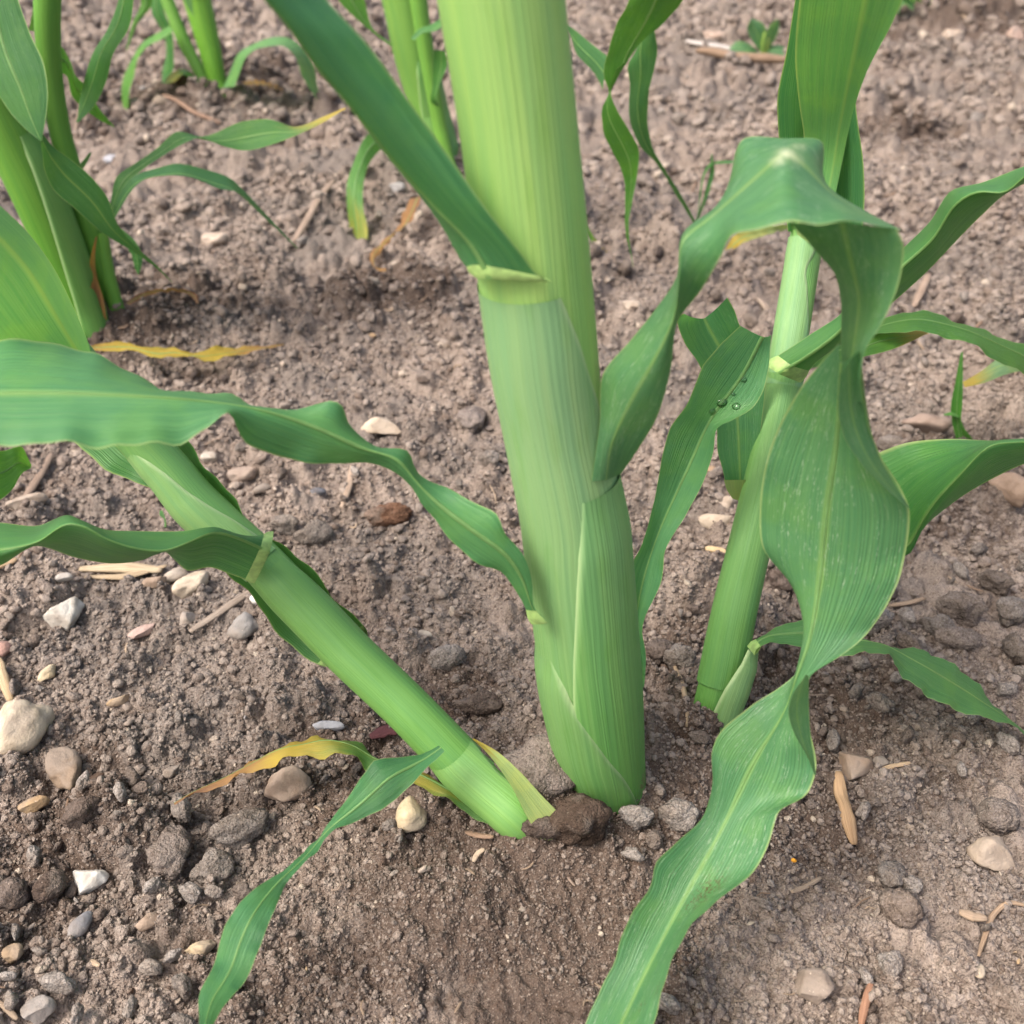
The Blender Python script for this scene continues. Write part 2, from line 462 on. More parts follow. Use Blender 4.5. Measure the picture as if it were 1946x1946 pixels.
def spline(pts, n, t=None):
    """smooth curve through pts (k,d) resampled at n+1 even arc steps (or at parameters t in 0..1)"""
    p = np.asarray(pts, dtype=float)
    k = len(p)
    d = np.linalg.norm(np.diff(p[:, :2] if p.shape[1] > 2 else p, axis=0), axis=1) + 1e-9
    s = np.concatenate([[0], np.cumsum(d)]); s /= s[-1]
    if t is None: t = np.linspace(0, 1, n + 1)
    # finite-difference tangents, limited a little to avoid overshoot
    m = np.zeros_like(p)
    for i in range(k):
        if i == 0: m[i] = (p[1] - p[0]) / (s[1] - s[0])
        elif i == k - 1: m[i] = (p[-1] - p[-2]) / (s[-1] - s[-2])
        else:
            a = (p[i] - p[i - 1]) / (s[i] - s[i - 1]); b = (p[i + 1] - p[i]) / (s[i + 1] - s[i])
            wa = s[i + 1] - s[i]; wb = s[i] - s[i - 1]
            m[i] = (a * wa + b * wb) / (wa + wb) * 0.9
    j = np.clip(np.searchsorted(s, t, side='right') - 1, 0, k - 2)
    h = s[j + 1] - s[j]; x = ((t - s[j]) / h)[:, None]; h = h[:, None]
    return ((2 * x**3 - 3 * x**2 + 1) * p[j] + (x**3 - 2 * x**2 + x) * h * m[j] + (-2 * x**3 + 3 * x**2) * p[j + 1] + (x**3 - x**2) * h * m[j + 1])

def lin(vals, n):
    """values spread evenly over 0..1, smoothly resampled"""
    v = np.asarray(vals, dtype=float)
    if v.ndim == 0: return np.full(n + 1, float(v))
    if len(v) == 2: return np.linspace(v[0], v[1], n + 1)
    return spline(np.stack([np.linspace(0, 1, len(v)), v], 1), n, np.linspace(0, 1, n + 1))[:, 1]

def edge3d(px, Y, n):
    q = spline(px, n)
    y = lin(Y, n)
    return np.array([at_y(q[i, 0], q[i, 1], y[i]) for i in range(n + 1)])

def smooth_rows(a, k=1):
    for _ in range(k):
        b = a.copy(); b[1:-1] = 0.25 * a[:-2] + 0.5 * a[1:-1] + 0.25 * a[2:]
        a = b
    return a

GREEN = (0.045, 0.155, 0.055)
def patch(L, R, YL, YR, M=None, YM=None, cup=0.0, n=56, nv=14, ripple=0.0, rip_n=5, seed=0, wither=None, dirt=None, pale=None):
    """one blade surface from its two traced edges (and midrib); cup bends the middle along the surface normal"""
    l = edge3d(L, YL, n); r = edge3d(R, YR, n)
    if M is not None:
        mid = edge3d(M, YM, n)
    else:
        mid = 0.5 * (l + r)
    mid = smooth_rows(mid, 2)
    tan = np.gradient(mid, axis=0); tan /= np.linalg.norm(tan, axis=1)[:, None] + 1e-12
    acr = r - l; wid = np.linalg.norm(acr, axis=1)
    nrm = np.cross(tan, acr); nrm /= np.linalg.norm(nrm, axis=1)[:, None] + 1e-12
    # keep the normal continuous along the blade
    for i in range(1, n + 1):
        if np.dot(nrm[i], nrm[i - 1]) < -0.2: pass
    nrm = smooth_rows(nrm, 3)
    if cup: mid = mid + nrm * (wid * cup)[:, None]
    v = np.linspace(-1, 1, nv + 1)
    # quadratic through l, mid, r with a sharper fold at the midrib
    rows = []
    for i in range(n + 1):
        a = np.abs(v)[:, None]
        side = np.where((v < 0)[:, None], l[i], r[i])
        straight = mid[i] * (1 - a) + side * a
        x = v[:, None]
        quad = l[i] * (x * (x - 1) / 2) + mid[i] * (1 - x * x) + r[i] * (x * (x + 1) / 2)
        rows.append(0.45 * straight + 0.55 * quad)
    S = np.array(rows)
    if ripple:
        t = np.linspace(0, 1, n + 1)
        env = np.sin(np.pi * np.clip(t, 0, 1)) ** 0.5
        rs = np.random.default_rng(seed + 5)
        for sgn in (-1, 1):
            ph = rs.random() * 6.28; ph2 = rs.random() * 6.28
            wv = np.sin(t * 6.283 * rip_n + ph) + 0.5 * np.sin(t * 6.283 * rip_n * 2.3 + ph2)
            prof = np.clip(v * sgn, 0, 1) ** 2
            S = S + nrm[:, None, :] * (wv * env * ripple)[:, None, None] * prof[None, :, None]
    arc = np.concatenate([[0], np.cumsum(np.linalg.norm(np.diff(mid, axis=0), axis=1))])
    uv = np.stack([np.repeat(arc, nv + 1), np.tile(v, n + 1)], 1)
    t = np.linspace(0, 1, n + 1)
    W = np.zeros(n + 1) if wither is None else lin(wither, n)
    Wv = np.repeat(W, nv + 1)
    D = np.zeros((n + 1) * (nv + 1))
    if dirt:
        T = np.repeat(t, nv + 1); V = np.tile(v, n + 1)
        for (dt_, dv_, rt, rv, am) in dirt:
            D = np.maximum(D, am * np.exp(-(((T - dt_) / rt) ** 2 + ((V - dv_) / rv) ** 2)))
    L_ = np.zeros((n + 1) * (nv + 1))
    if pale:
        r0 = S.reshape(-1, 3) - np.array([0, 0, CAM_H]); dz = r0 @ np.array([0, CP, -SP])
        qx = 973 + FPX * r0[:, 0] / dz; qy = 973 - FPX * (r0 @ np.array([0, SP, CP])) / dz
        for (ax, ay, rx, ry, am) in pale:
            L_ = np.maximum(L_, am * np.exp(-(((qx - ax) / rx) ** 2 + ((qy - ay) / ry) ** 2)))
    return dict(S=S, pale=L_, nrm=nrm, mid=S[:, nv // 2], uv=uv, wither=np.clip(Wv, 0, 1), dirt=D, n=n, nv=nv, tan=tan, wid=wid, acr=acr)

def leaf(plant, patches, color=GREEN, fleck=0.3, rib=0.0009, collar=0.0, name='leaf', label=None):
    if isinstance(patches, dict): patches = [patches]
    V = []; Fc = []; U = []; W = []; D = []; Pl = []; off = 0
    for p in patches:
        V.append(p['S'].reshape(-1, 3)); Fc.append(grid_faces(p['n'], p['nv'], off)); U.append(p['uv']); W.append(p['wither']); D.append(p['dirt']); Pl.append(p['pale'])
        off += (p['n'] + 1) * (p['nv'] + 1)
    me = mesh_np(name, np.concatenate(V), np.concatenate(Fc), M_LEAF, True, np.concatenate(U), dict(wither=np.concatenate(W), dirt=np.concatenate(D), pale=np.concatenate(Pl)))
    o = link(name, me, plant, (color[0], color[1], color[2], fleck))
    if label: o['label'] = label
    if rib > 0:
        p = patches[0]
        n = p['n']; k = 8
        ac = p['S'][:, p['nv'] // 2 + 1] - p['S'][:, p['nv'] // 2 - 1]
        ac /= np.linalg.norm(ac, axis=1)[:, None] + 1e-12
        nn = np.cross(p['tan'], ac); nn /= np.linalg.norm(nn, axis=1)[:, None] + 1e-12
        t = np.linspace(0, 1, n + 1); rr = rib * (1 - 0.85 * t ** 0.8)
        rr = np.minimum(rr, p['wid'] * 0.06 + 1e-5)
        a = np.linspace(0, 2 * math.pi, k, endpoint=False)
        tube = p['mid'][:, None, :] + (ac[:, None, :] * np.cos(a)[None, :, None]) * rr[:, None, None] + nn[:, None, :] * (np.sin(a)[None, :, None]) * (rr * 0.42)[:, None, None]
        i = (np.arange(n)[:, None] * k + np.arange(k)[None, :]); j = (np.arange(n)[:, None] * k + (np.arange(k)[None, :] + 1) % k)
        f = np.stack([i.ravel(), j.ravel(), j.ravel() + k, i.ravel() + k], 1)
        ro = link('midrib', mesh_np('midrib', tube.reshape(-1, 3), f, M_RIB), None)
        ro.parent = o
    if collar > 0:
        p = patches[0]
        m = max(2, int(round(collar * p['n']))); nv = p['nv']
        base = p['S'][:m + 1]
        du = np.gradient(base, axis=0); dv = np.gradient(base, axis=1)
        nn = np.cross(du, dv); nn /= np.linalg.norm(nn, axis=2)[:, :, None] + 1e-12
        prof = np.sin(np.linspace(0, math.pi, m + 1))[:, None, None] * 0.0004 + 0.0001
        top = base + nn * prof; bot = base - nn * prof
        f1 = grid_faces(m, nv); f2 = grid_faces(m, nv, (m + 1) * (nv + 1))[:, ::-1]
        co = link('collar', mesh_np('collar', np.concatenate([top.reshape(-1, 3), bot.reshape(-1, 3)]), np.concatenate([f1, f2]), M_COLLAR), None)
        co.parent = o
    return o

VIEW = np.array([0, 0, CAM_H])
def tube(plant, name, st, color, th0=-180, th1=180, off=0.0, n=46, nv=40, low=None, dirt=None, top_cap=False, label=None):
    """stalk or leaf sheath: st = (px, py, radius px, Y); th0/th1 = free margins in degrees (0 faces the camera, + to the right), numbers or lists along the length"""
    q = spline([(a, b) for a, b, _, _ in st], n)
    d = np.linalg.norm(np.diff(np.array([(a, b) for a, b, _, _ in st], float), axis=0), axis=1)
    s = np.concatenate([[0], np.cumsum(d)]); s /= s[-1]
    t = np.linspace(0, 1, n + 1)
    rp = np.interp(t, s, [x[2] for x in st]); Y = np.interp(t, s, [x[3] for x in st])
    rp = smooth_rows(rp, 3); Y = smooth_rows(Y, 3)
    C = np.array([at_y(q[i, 0], q[i, 1], Y[i]) for i in range(n + 1)])
    dep = np.array([np.dot(C[i] - VIEW, [0, CP, -SP]) for i in range(n + 1)])
    rad = rp * dep / FPX + (off * np.clip((1 - t) / 0.12, 0.2, 1) if off else 0.0)
    tan = np.gradient(C, axis=0); tan /= np.linalg.norm(tan, axis=1)[:, None]
    tov = VIEW - C; tov /= np.linalg.norm(tov, axis=1)[:, None]
    side = np.cross(tan, tov); side /= np.linalg.norm(side, axis=1)[:, None]
    # side points to the picture's right
    sg = np.where(side[:, 0] < 0, -1, 1)[:, None]; side = side * sg
    front = np.cross(side, tan); front *= np.where(np.sum(front * tov, 1) < 0, -1, 1)[:, None]
    a0 = np.radians(lin(th0, n)); a1 = np.radians(lin(th1, n))
    w = np.linspace(0, 1, nv + 1)
    A = a0[:, None] * (1 - w) + a1[:, None] * w
    free = not (np.isscalar(th0) and np.isscalar(th1) and th0 <= -180 and th1 >= 180)
    R = np.repeat(rad[:, None], nv + 1, 1)
    margin = np.zeros_like(R)
    if free:
        e = np.minimum((A - a0[:, None]) * R, (a1[:, None] - A) * R)      # metres from the free edge
        R = R - np.clip(1 - e / 0.0012, 0, 1) ** 3 * (off * 0.75)
        margin = np.clip(1.2 - e / 0.0011, 0, 1)
    P = C[:, None, :] + R[:, :, None] * (np.sin(A)[:, :, None] * side[:, None, :] + np.cos(A)[:, :, None] * front[:, None, :])
    arc = np.concatenate([[0], np.cumsum(np.linalg.norm(np.diff(C, axis=0), axis=1))])
    uv = np.stack([np.repeat(arc, nv + 1), np.degrees(A).ravel()], 1)
    lo = np.repeat(np.zeros(n + 1) if low is None else lin(low, n), nv + 1)
    di = np.zeros((n + 1) * (nv + 1))
    if dirt:
        T = np.repeat(t, nv + 1); V = np.degrees(A).ravel()
        for (dt_, dv_, rt, rv, am) in dirt:
            di = np.maximum(di, am * np.exp(-(((T - dt_) / rt) ** 2 + ((V - dv_) / rv) ** 2)))
    me = mesh_np(name, P.reshape(-1, 3), grid_faces(n, nv), M_STALK, True, uv, dict(margin=margin.ravel(), low=np.clip(lo, 0, 1), dirt=di))
    o = link(name, me, plant, color)
    if label: o['label'] = label
    return o

# ------------------------------------------------------------------ the ground
def relief(x, y):
    """clods, crumbs and grain standing on the lie of the land"""
    rough = 1.0 - 0.6 * np.exp(-(((x - 0.005) / 0.075) ** 2 + ((y - 0.172) / 0.04) ** 2))
    rough = rough * (0.75 + 0.9 * np.clip(vnoise2(x * 16, y * 16, 36) + 0.25, 0, 1))
    wx = x + 0.004 * vnoise2(x * 150, y * 150, 31) + 0.0012 * vnoise2(x * 520, y * 520, 37)
    wy = y + 0.004 * vnoise2(x * 150 + 9, y * 150, 32) + 0.0012 * vnoise2(x * 520 + 5, y * 520, 38)
    far = np.clip((y - 0.3) / 0.7, 0, 1)
    d = bumps(wx, wy, 0.034, 40, 0.36) * 0.85 * rough * (1 + 0.5 * far)
    d = d + bumps(wx, wy, 0.0150, 44, 0.55) * 1.0 * rough * (1 + 0.7 * far)
    d = d + bumps(wx, wy, 0.0075, 50, 0.75, .3, .66) * 1.15 * (0.4 + 0.6 * rough)
    d = d + bumps(wx, wy, 0.0040, 56, 0.9, .35, .66, .8) * 0.6
    d = d + bumps(wx, wy, 0.0023, 66, 0.95, .35, .66, .8) * 0.45 * (1 - 0.5 * far)
    d = d + 0.0026 * vnoise2(x * 90, y * 90, 33) + 0.0016 * vnoise2(x * 260, y * 260, 34) + 0.0011 * vnoise2(x * 600, y * 600, 35)
    return d - 0.0025
def top(x, y):
    x = np.atleast_1d(np.asarray(x, float)); y = np.atleast_1d(np.asarray(y, float))
    return macro(x, y) + relief(x, y)

def build_ground():
    ny, nx = 880, 880
    ys = np.geomspace(0.075, 2.4, ny)
    ys = np.concatenate([[-80, -20, -5, -1.5, -0.5, -0.15, 0.0, 0.045], ys, np.geomspace(2.6, 120, 30)])
    s = np.linspace(-1, 1, nx)
    W = 0.12 + 0.76 * np.abs(ys)
    X = s[None, :] * W[:, None]
    outer = np.array([0.05, 0.25, 1.0, 5.0, 90.0])
    X = np.concatenate([-(W[:, None] + outer[::-1][None, :]), X, W[:, None] + outer[None, :]], 1)
    Y = np.repeat(ys[:, None], X.shape[1], 1)
    x = X.ravel(); y = Y.ravel()
    core = np.clip((2.6 - np.abs(y)) / 0.3, 0, 1) * np.clip((0.17 + 0.80 * np.abs(y) - np.abs(x)) / 0.05, 0, 1)
    z = macro(x, y) * np.clip((6 - np.hypot(x, y)) / 3, 0, 1) + relief(x, y) * core
    f = grid_faces(len(ys) - 1, X.shape[1] - 1)
    me = mesh_np('soil', np.stack([x, y, z], 1), f, M_SOIL, True, None, dict(damp=damp(x, y) * core))
    o = link('soil', me)
    tag(o, 'bare crumbly grey-brown field soil with darker damp patches', 'soil', None, 'structure')
    return o
build_ground()

# ------------------------------------------------------------------ maize plants
def z1(*pts): return [(x / 2.76, y / 2.76) for x, y in pts]                    # traced on enlarged photo tiles
def z2(*pts): return [(600 + x / 2.76, y / 2.76) for x, y in pts]
def z3(*pts): return [(1246 + x / 2.76, y / 2.76) for x, y in pts]
def z4(*pts): return [(x / 2.76, 600 + y / 2.76) for x, y in pts]
def z6(*pts): return [(1246 + x / 2.76, 600 + y / 2.76) for x, y in pts]
def z8(*pts): return [(600 + x / 2.76, 1246 + y / 2.76) for x, y in pts]

BLUE = (0.070, 0.238, 0.092)
MID = (0.072, 0.232, 0.068)
BRIGHT = (0.10, 0.28, 0.050)
PALE = (0.13, 0.32, 0.11)
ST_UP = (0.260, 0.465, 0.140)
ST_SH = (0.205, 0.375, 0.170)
ST_MD = (0.152, 0.335, 0.100)
ST_DK = (0.100, 0.255, 0.055)

# ---- the thick stalk in front
bA = hit(1153, 1474); YA = float(bA[1])
A = thing('maize_plant', bA, 'thick upright pale green maize stalk with overlapping sheaths, rooted beside the dark clod', 'maize plant')
core = [(1185, 1720, 58, YA), (1170, 1600, 60, YA), (1156, 1500, 62, YA), (1137, 1400, 78, YA), (1118, 1260, 90, YA), (1100, 1100, 92, YA), (1078, 930, 94, YA),
        (1052, 790, 95, YA), (1035, 680, 102, YA), (1024, 598, 108, YA), (1003, 399, 110, YA), (982, 217, 113, YA), (953, 0, 121, YA), (930, -160, 126, YA)]
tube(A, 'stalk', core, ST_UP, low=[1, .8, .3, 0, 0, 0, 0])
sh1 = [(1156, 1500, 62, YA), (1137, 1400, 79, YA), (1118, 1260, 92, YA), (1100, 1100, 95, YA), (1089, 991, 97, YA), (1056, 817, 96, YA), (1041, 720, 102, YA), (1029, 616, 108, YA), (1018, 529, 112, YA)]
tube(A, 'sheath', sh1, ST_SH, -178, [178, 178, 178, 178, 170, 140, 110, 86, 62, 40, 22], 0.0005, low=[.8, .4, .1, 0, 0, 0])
sh2 = [(1185, 1720, 58, YA), (1165, 1560, 60, YA), (1156, 1500, 63, YA), (1137, 1400, 80, YA), (1122, 1300, 91, YA), (1116, 1252, 93, YA), (1105, 1143, 95.5, YA), (1092, 1017, 98.5, YA), (1078, 903, 98.5, YA)]
tube(A, 'sheath', sh2, (0.160, 0.345, 0.125), [-60, -50, -40, -30, -24, -22, -21, -20, -16, -10, 0, 9], [178, 178, 178, 175, 165, 150], 0.0013, low=[1, 1, 1, .8, .4, .15, 0, 0],
     dirt=[(0.31, 62, .03, 22, 1.0), (.29, 80, .06, 14, 1.0), (.4, 84, .12, 9, .8), (.27, 20, .03, 30, .9)])
sh3 = [(1185, 1720, 57, YA), (1164, 1575, 58, YA), (1158, 1510, 64, YA), (1138, 1400, 83, YA), (1124, 1300, 92, YA), (1118, 1230, 95, YA), (1113, 1187, 97, YA)]
tube(A, 'sheath', sh3, (0.170, 0.330, 0.135), -178, [110, 75, 50, 22, 4, -12, -28, -47], 0.0017, low=[1, 1, 1, .7, .3, .1],
     dirt=[(.46, 40, .03, 12, .9), (.40, 0, .03, 50, .9), (.42, -60, .03, 20, .8)])
# blade rising to the upper left
leaf(A, patch(L=[(906, 528), (880, 500), (845, 440), (800, 370), (740, 290), (690, 215), (640, 140), (600, 60), (560, -40), (530, -130)],
              M=[(930, 530), (905, 480), (820, 388), (752, 312), (705, 254), (654, 190), (598, 125), (550, 55), (503, 0), (420, -110)],
              R=[(1050, 536), (1024, 524), (997, 490), (926, 399), (854, 297), (770, 181), (698, 83), (622, 0), (560, -90)],
              YL=[YA - .012, YA + .012, YA + .014, YA + .012, YA], YM=[YA - .014, YA - .013, YA - .018, YA - .024, YA - .03], YR=[YA - .0145, YA - .016, YA - .014, YA - .012, YA - .012], nv=16), BLUE, 0.0, rib=.0008, collar=0.018)
# long blade sweeping left in front of the leaning stalk
leaf(A, patch(L=[(1010, 1186), (1000, 1160), (991, 1143), (951, 1089), (908, 1067), (854, 1024), (807, 966), (781, 926), (735, 890), (700, 879), (652, 881), (543, 870), (453, 825), (428, 792), (391, 814), (355, 832), (272, 850), (217, 850), (127, 839), (54, 850), (0, 843), (-120, 850)],
              R=[(1040, 1184), (1017, 1154), (1011, 1104), (999, 1064), (962, 1020), (944, 973), (919, 962), (854, 930), (792, 897), (774, 857), (720, 850), (662, 803), (647, 767), (629, 761), (598, 770), (562, 777), (435, 756), (312, 734), (203, 687), (178, 669), (109, 652), (0, 649), (-120, 660)],
              M=[(1028, 1186), (1008, 1150), (997, 1110), (965, 1058), (900, 1010), (830, 955), (790, 915), (755, 872), (700, 856), (600, 812), (507, 781), (362, 759), (217, 750), (0, 748), (-120, 752)],
              YL=[YA - .014, YA - .012, YA - .005, YA - .008, YA - .02, YA - .03, YA - .035, YA - .035],
              YR=[YA - .0155, YA - .014, YA - .002, YA - .002, YA + .005, YA + .008, YA + .008, YA + .006],
              YM=[YA - .0155, YA - .015, YA - .008, YA - .009, YA - .012, YA - .016, YA - .018, YA - .018], n=90, nv=18, ripple=.0010, rip_n=7), (0.091, 0.278, 0.111), 0.12, rib=.0009, collar=0.012)
# long blade that climbs right, buckles over and hangs down to the soil in front
asc = patch(L=[(1124, 914), (1140, 800), (1146, 710), (1198, 647), (1246, 587), (1287, 522), (1292, 470), (1297, 448), (1373, 385), (1416, 262), (1490, 263), (1561, 268), (1567, 344), (1640, 398), (1714, 437)],
            M=[(1152, 912), (1160, 850), (1195, 770), (1240, 690), (1282, 600), (1291, 520), (1296, 455), (1340, 420), (1400, 370), (1450, 325), (1496, 289), (1530, 315), (1575, 362), (1640, 405), (1708, 437)],
            R=[(1181, 900), (1215, 850), (1245, 800), (1275, 700), (1288, 611), (1333, 551), (1369, 489), (1391, 447), (1440, 437), (1480, 426), (1507, 421), (1554, 428), (1612, 419), (1660, 428), (1700, 436)],
            YL=[YA - .0115, YA - .008, YA - .005, YA + .003, YA + .012, YA + .02, YA + .022, YA + .015, YA - .005],
            YM=[YA - .0105, YA - .012, YA - .016, YA - .018, YA - .014, YA - .006, YA - .001, YA - .006, YA - .016],
            YR=[YA - .003, YA - .009, YA - .013, YA - .008, YA - .016, YA - .030, YA - .034, YA - .034, YA - .026], n=84, nv=18, pale=[(1496, 292, 16, 9, .9), (1478, 306, 12, 7, .7), (1515, 303, 10, 6, .6), (1518, 278, 14, 5, .5)])
desc = patch(L=[(1500, 424), (1530, 455), (1556, 484), (1587, 522), (1597, 565), (1598, 640), (1597, 700), (1585, 745)],
             M=[(1600, 424), (1610, 470), (1622, 520), (1632, 570), (1628, 620), (1618, 680), (1612, 710), (1597, 760)],
             R=[(1704, 434), (1717, 465), (1716, 500), (1703, 554), (1676, 616), (1645, 665), (1636, 720), (1640, 765)],
             YL=[YA - .030, YA - .012, YA - .004, YA - .006, YA - .016], YM=[YA - .028, YA - .022, YA - .018, YA - .02, YA - .022], YR=[YA - .026, YA - .026, YA - .028, YA - .030, YA - .026], n=40, nv=16)
blade = patch(L=[(1596, 650), (1560, 690), (1521, 738), (1471, 832), (1447, 926), (1453, 1046), (1500, 1107), (1530, 1170), (1528, 1230), (1507, 1282), (1420, 1347), (1362, 1402), (1353, 1427), (1355, 1481), (1337, 1547), (1282, 1605), (1246, 1641), (1239, 1670), (1198, 1742), (1172, 1811), (1140, 1880), (1114, 1946), (1080, 2020)],
              M=[(1598, 690), (1594, 760), (1590, 835), (1572, 962), (1557, 1107), (1535, 1225), (1512, 1290), (1496, 1340), (1434, 1445), (1373, 1572), (1308, 1692), (1246, 1811), (1180, 1946), (1145, 2020)],
              R=[(1634, 665), (1641, 745), (1666, 854), (1728, 964), (1724, 1035), (1706, 1107), (1644, 1209), (1575, 1262), (1536, 1285), (1537, 1366), (1550, 1470), (1536, 1507), (1481, 1543), (1463, 1597), (1427, 1663), (1391, 1692), (1318, 1750), (1286, 1811), (1257, 1880), (1246, 1934), (1215, 2020)],
              YL=[YA - .016, YA - .010, YA - .012, YA - .024, YA - .034, YA - .050, YA - .070, YA - .092], YM=[YA - .022, YA - .017, YA - .020, YA - .030, YA - .038, YA - .052, YA - .072, YA - .094],
              YR=[YA - .028, YA - .022, YA - .022, YA - .030, YA - .042, YA - .058, YA - .078, YA - .098], n=110, nv=20, ripple=.0006, rip_n=9,
              dirt=[(.745, .42, .030, .20, .9), (.765, .25, .02, .15, .8), (.92, .45, .008, .06, .9), (.97, .5, .012, .06, .9), (.90, .8, .01, .1, .5)])
lip = patch(L=[(1596, 712), (1593, 760), (1594, 790), (1606, 834), (1640, 885), (1690, 935), (1726, 965)],
            R=[(1634, 667), (1641, 720), (1646, 765), (1666, 854), (1690, 905), (1712, 940), (1729, 965)],
            YL=[YA - .029, YA - .028, YA - .028, YA - .024], YR=[YA - .0285, YA - .0235, YA - .0225, YA - .0225], n=30, nv=8, cup=-.06)
lip2 = patch(L=[(1531, 1284), (1505, 1322), (1498, 1350), (1510, 1395), (1535, 1440), (1549, 1472)],
             R=[(1537, 1284), (1537, 1330), (1538, 1366), (1542, 1410), (1547, 1445), (1551, 1472)],
             YL=[YA - .046, YA - .049, YA - .054], YR=[YA - .0405, YA - .044, YA - .050], n=20, nv=6, cup=-.06)
leaf(A, [blade, asc, desc, lip, lip2], (0.087, 0.250, 0.107), 1.1, rib=.0006, label='long buckled blade hanging down to the soil')

# ---- the leaning stalk
bB = hit(984, 1535); YB = float(bB[1])
B = thing('maize_plant', bB, 'slimmer maize stalk leaning far over, with a dying yellow leaf at its foot', 'maize plant')
stB = [(1110, 1665, 38, YB + .022), (1055, 1610, 40, YB + .006), (985, 1545, 44, YB), (880, 1455, 42, YB + .012), (770, 1342, 41, YB + .022), (660, 1237, 42, YB + .033), (578, 1152, 43, YB + .041), (500, 1072, 42, YB + .048), (423, 1005, 46, YB + .054), (370, 955, 46, YB + .058), (325, 900, 43, YB + .062), (277, 847, 43, YB + .066), (215, 775, 42, YB + .07), (150, 690, 38, YB + .075), (90, 600, 30, YB + .08)]
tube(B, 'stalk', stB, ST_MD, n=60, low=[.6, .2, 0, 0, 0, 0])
tube(B, 'sheath', stB[3:8], (0.150, 0.335, 0.098), -178, [178, 178, 140, 100, 70, 60], 0.0008, low=[.25, .25, .2, .1, 0])
tube(B, 'sheath', [(x, y, r + 1.5, Y) for x, y, r, Y in stB[0:4]] + [(842, 1418, 44, YB + .0155)], (0.172, 0.350, 0.112), -178, [120, 95, 70, 45, 60, 82], 0.0012, low=[.7, .3, .2, .1])
tube(B, 'sheath', stB[7:12], (0.195, 0.375, 0.145), [-178, -178, -150, -120], [60, 40, 15, -10, -30], 0.0006)
# papery sheath tip on its upper side
leaf(B, patch(L=[(1030, 1600), (1000, 1550), (975, 1500), (945, 1455), (920, 1425), (897, 1404)], R=[(1100, 1590), (1062, 1545), (1030, 1512), (990, 1468), (945, 1428), (900, 1403)],
              YL=[YB - .010, YB - .006, YB + .002], YR=[YB - .008, YB - .003, YB + .003], cup=.06, n=20, nv=8, wither=[0, 0, 0, 0, 0, .5]), (0.513, 0.655, 0.270), 0.1, rib=0, name='sheath_tip')
# blade behind the stalk
leaf(B, patch(L=[(632, 1266), (600, 1262), (551, 1227), (490, 1150), (425, 1080), (350, 995), (310, 945), (225, 904), (145, 846), (60, 780), (-60, 720)],
              R=[(700, 1214), (690, 1185), (672, 1168), (623, 1130), (609, 1093), (560, 1055), (497, 1012), (440, 945), (400, 895), (352, 833), (300, 770), (200, 690), (90, 630)],
              M=[(668, 1240), (640, 1205), (585, 1160), (530, 1095), (460, 1035), (400, 970), (350, 910), (290, 850), (200, 770), (30, 680)],
              YL=[YB + .040, YB + .053, YB + .066, YB + .08, YB + .09], YR=[YB + .040, YB + .050, YB + .062, YB + .078, YB + .09], YM=[YB + .045, YB + .062, YB + .074, YB + .088, YB + .1], n=60, ripple=.001, rip_n=6), MID, 0.25, rib=.0010, collar=.03)
# blade from the middle collar, waving away to the left
leaf(B, patch(L=[(520, 1010), (500, 1016), (453, 1017), (409, 1002), (348, 1009), (254, 1009), (199, 1006), (159, 991), (134, 979), (72, 999), (0, 993), (-90, 990)],
              M=[(512, 1050), (470, 1030), (405, 1012), (355, 1032), (315, 1046), (254, 1041), (199, 1022), (160, 1000), (130, 995), (72, 1030), (0, 1045), (-90, 1040)],
              R=[(484, 1108), (440, 1092), (399, 1078), (355, 1084), (330, 1062), (315, 1049), (272, 1064), (217, 1071), (145, 1060), (65, 1038), (0, 1075), (-90, 1085)],
              YL=[YB + .040, YB + .040, YB + .045, YB + .040, YB + .035], YM=[YB + .033, YB + .020, YB + .012, YB + .012, YB + .010], YR=[YB + .036, YB + .036, YB + .034, YB + .022, YB + .002], n=64, nv=16), (0.083, 0.264, 0.088), 0.15, rib=.0005, collar=.025)
# low blade reaching down to the front
leaf(B, patch(L=[(833, 1417), (800, 1434), (774, 1438), (730, 1441), (709, 1446), (698, 1460), (665, 1510), (636, 1550), (612, 1579), (580, 1619), (536, 1655), (490, 1685), (460, 1710), (428, 1760), (402, 1844), (380, 1885), (378, 1950), (370, 2010)],
              R=[(845, 1428), (815, 1455), (788, 1485), (745, 1525), (690, 1555), (629, 1584), (606, 1610), (570, 1650), (543, 1681), (533, 1703), (507, 1764), (490, 1810), (471, 1855), (417, 1925), (398, 1960), (375, 2012)],
              YL=[YB + .002, YB - .010, YB - .020, YB - .036, YB - .050, YB - .066, YB - .085], YR=[YB - .003, YB - .014, YB - .023, YB - .037, YB - .054, YB - .068, YB - .085], cup=.05, n=70, ripple=.0006, rip_n=8), (0.070, 0.241, 0.096), 0.3, rib=.0005)
# dying leaf at the foot
leaf(B, patch(L=[(915, 1536), (854, 1494), (803, 1466), (750, 1450), (700, 1431), (667, 1409), (623, 1405), (609, 1399), (580, 1412), (536, 1416), (496, 1442), (420, 1485), (380, 1503), (330, 1526)],
              R=[(928, 1566), (890, 1547), (835, 1512), (788, 1487), (740, 1474), (700, 1460), (670, 1442), (645, 1434), (587, 1438), (525, 1449), (471, 1471), (428, 1489), (362, 1513), (332, 1530)],
              YL=[YB + .006, YB + .014, YB + .024, YB + .020, YB + .008], YR=[YB - .004, YB + .006, YB + .012, YB + .012, YB + .006], cup=.14, n=60, ripple=.0012, rip_n=6,
              wither=[.05, .12, .25, .3, .22, .12, .25, .5, .8, .9, .85]), (0.083, 0.218, 0.048), 0.1, rib=.0006, label='dying yellow and brown blade')
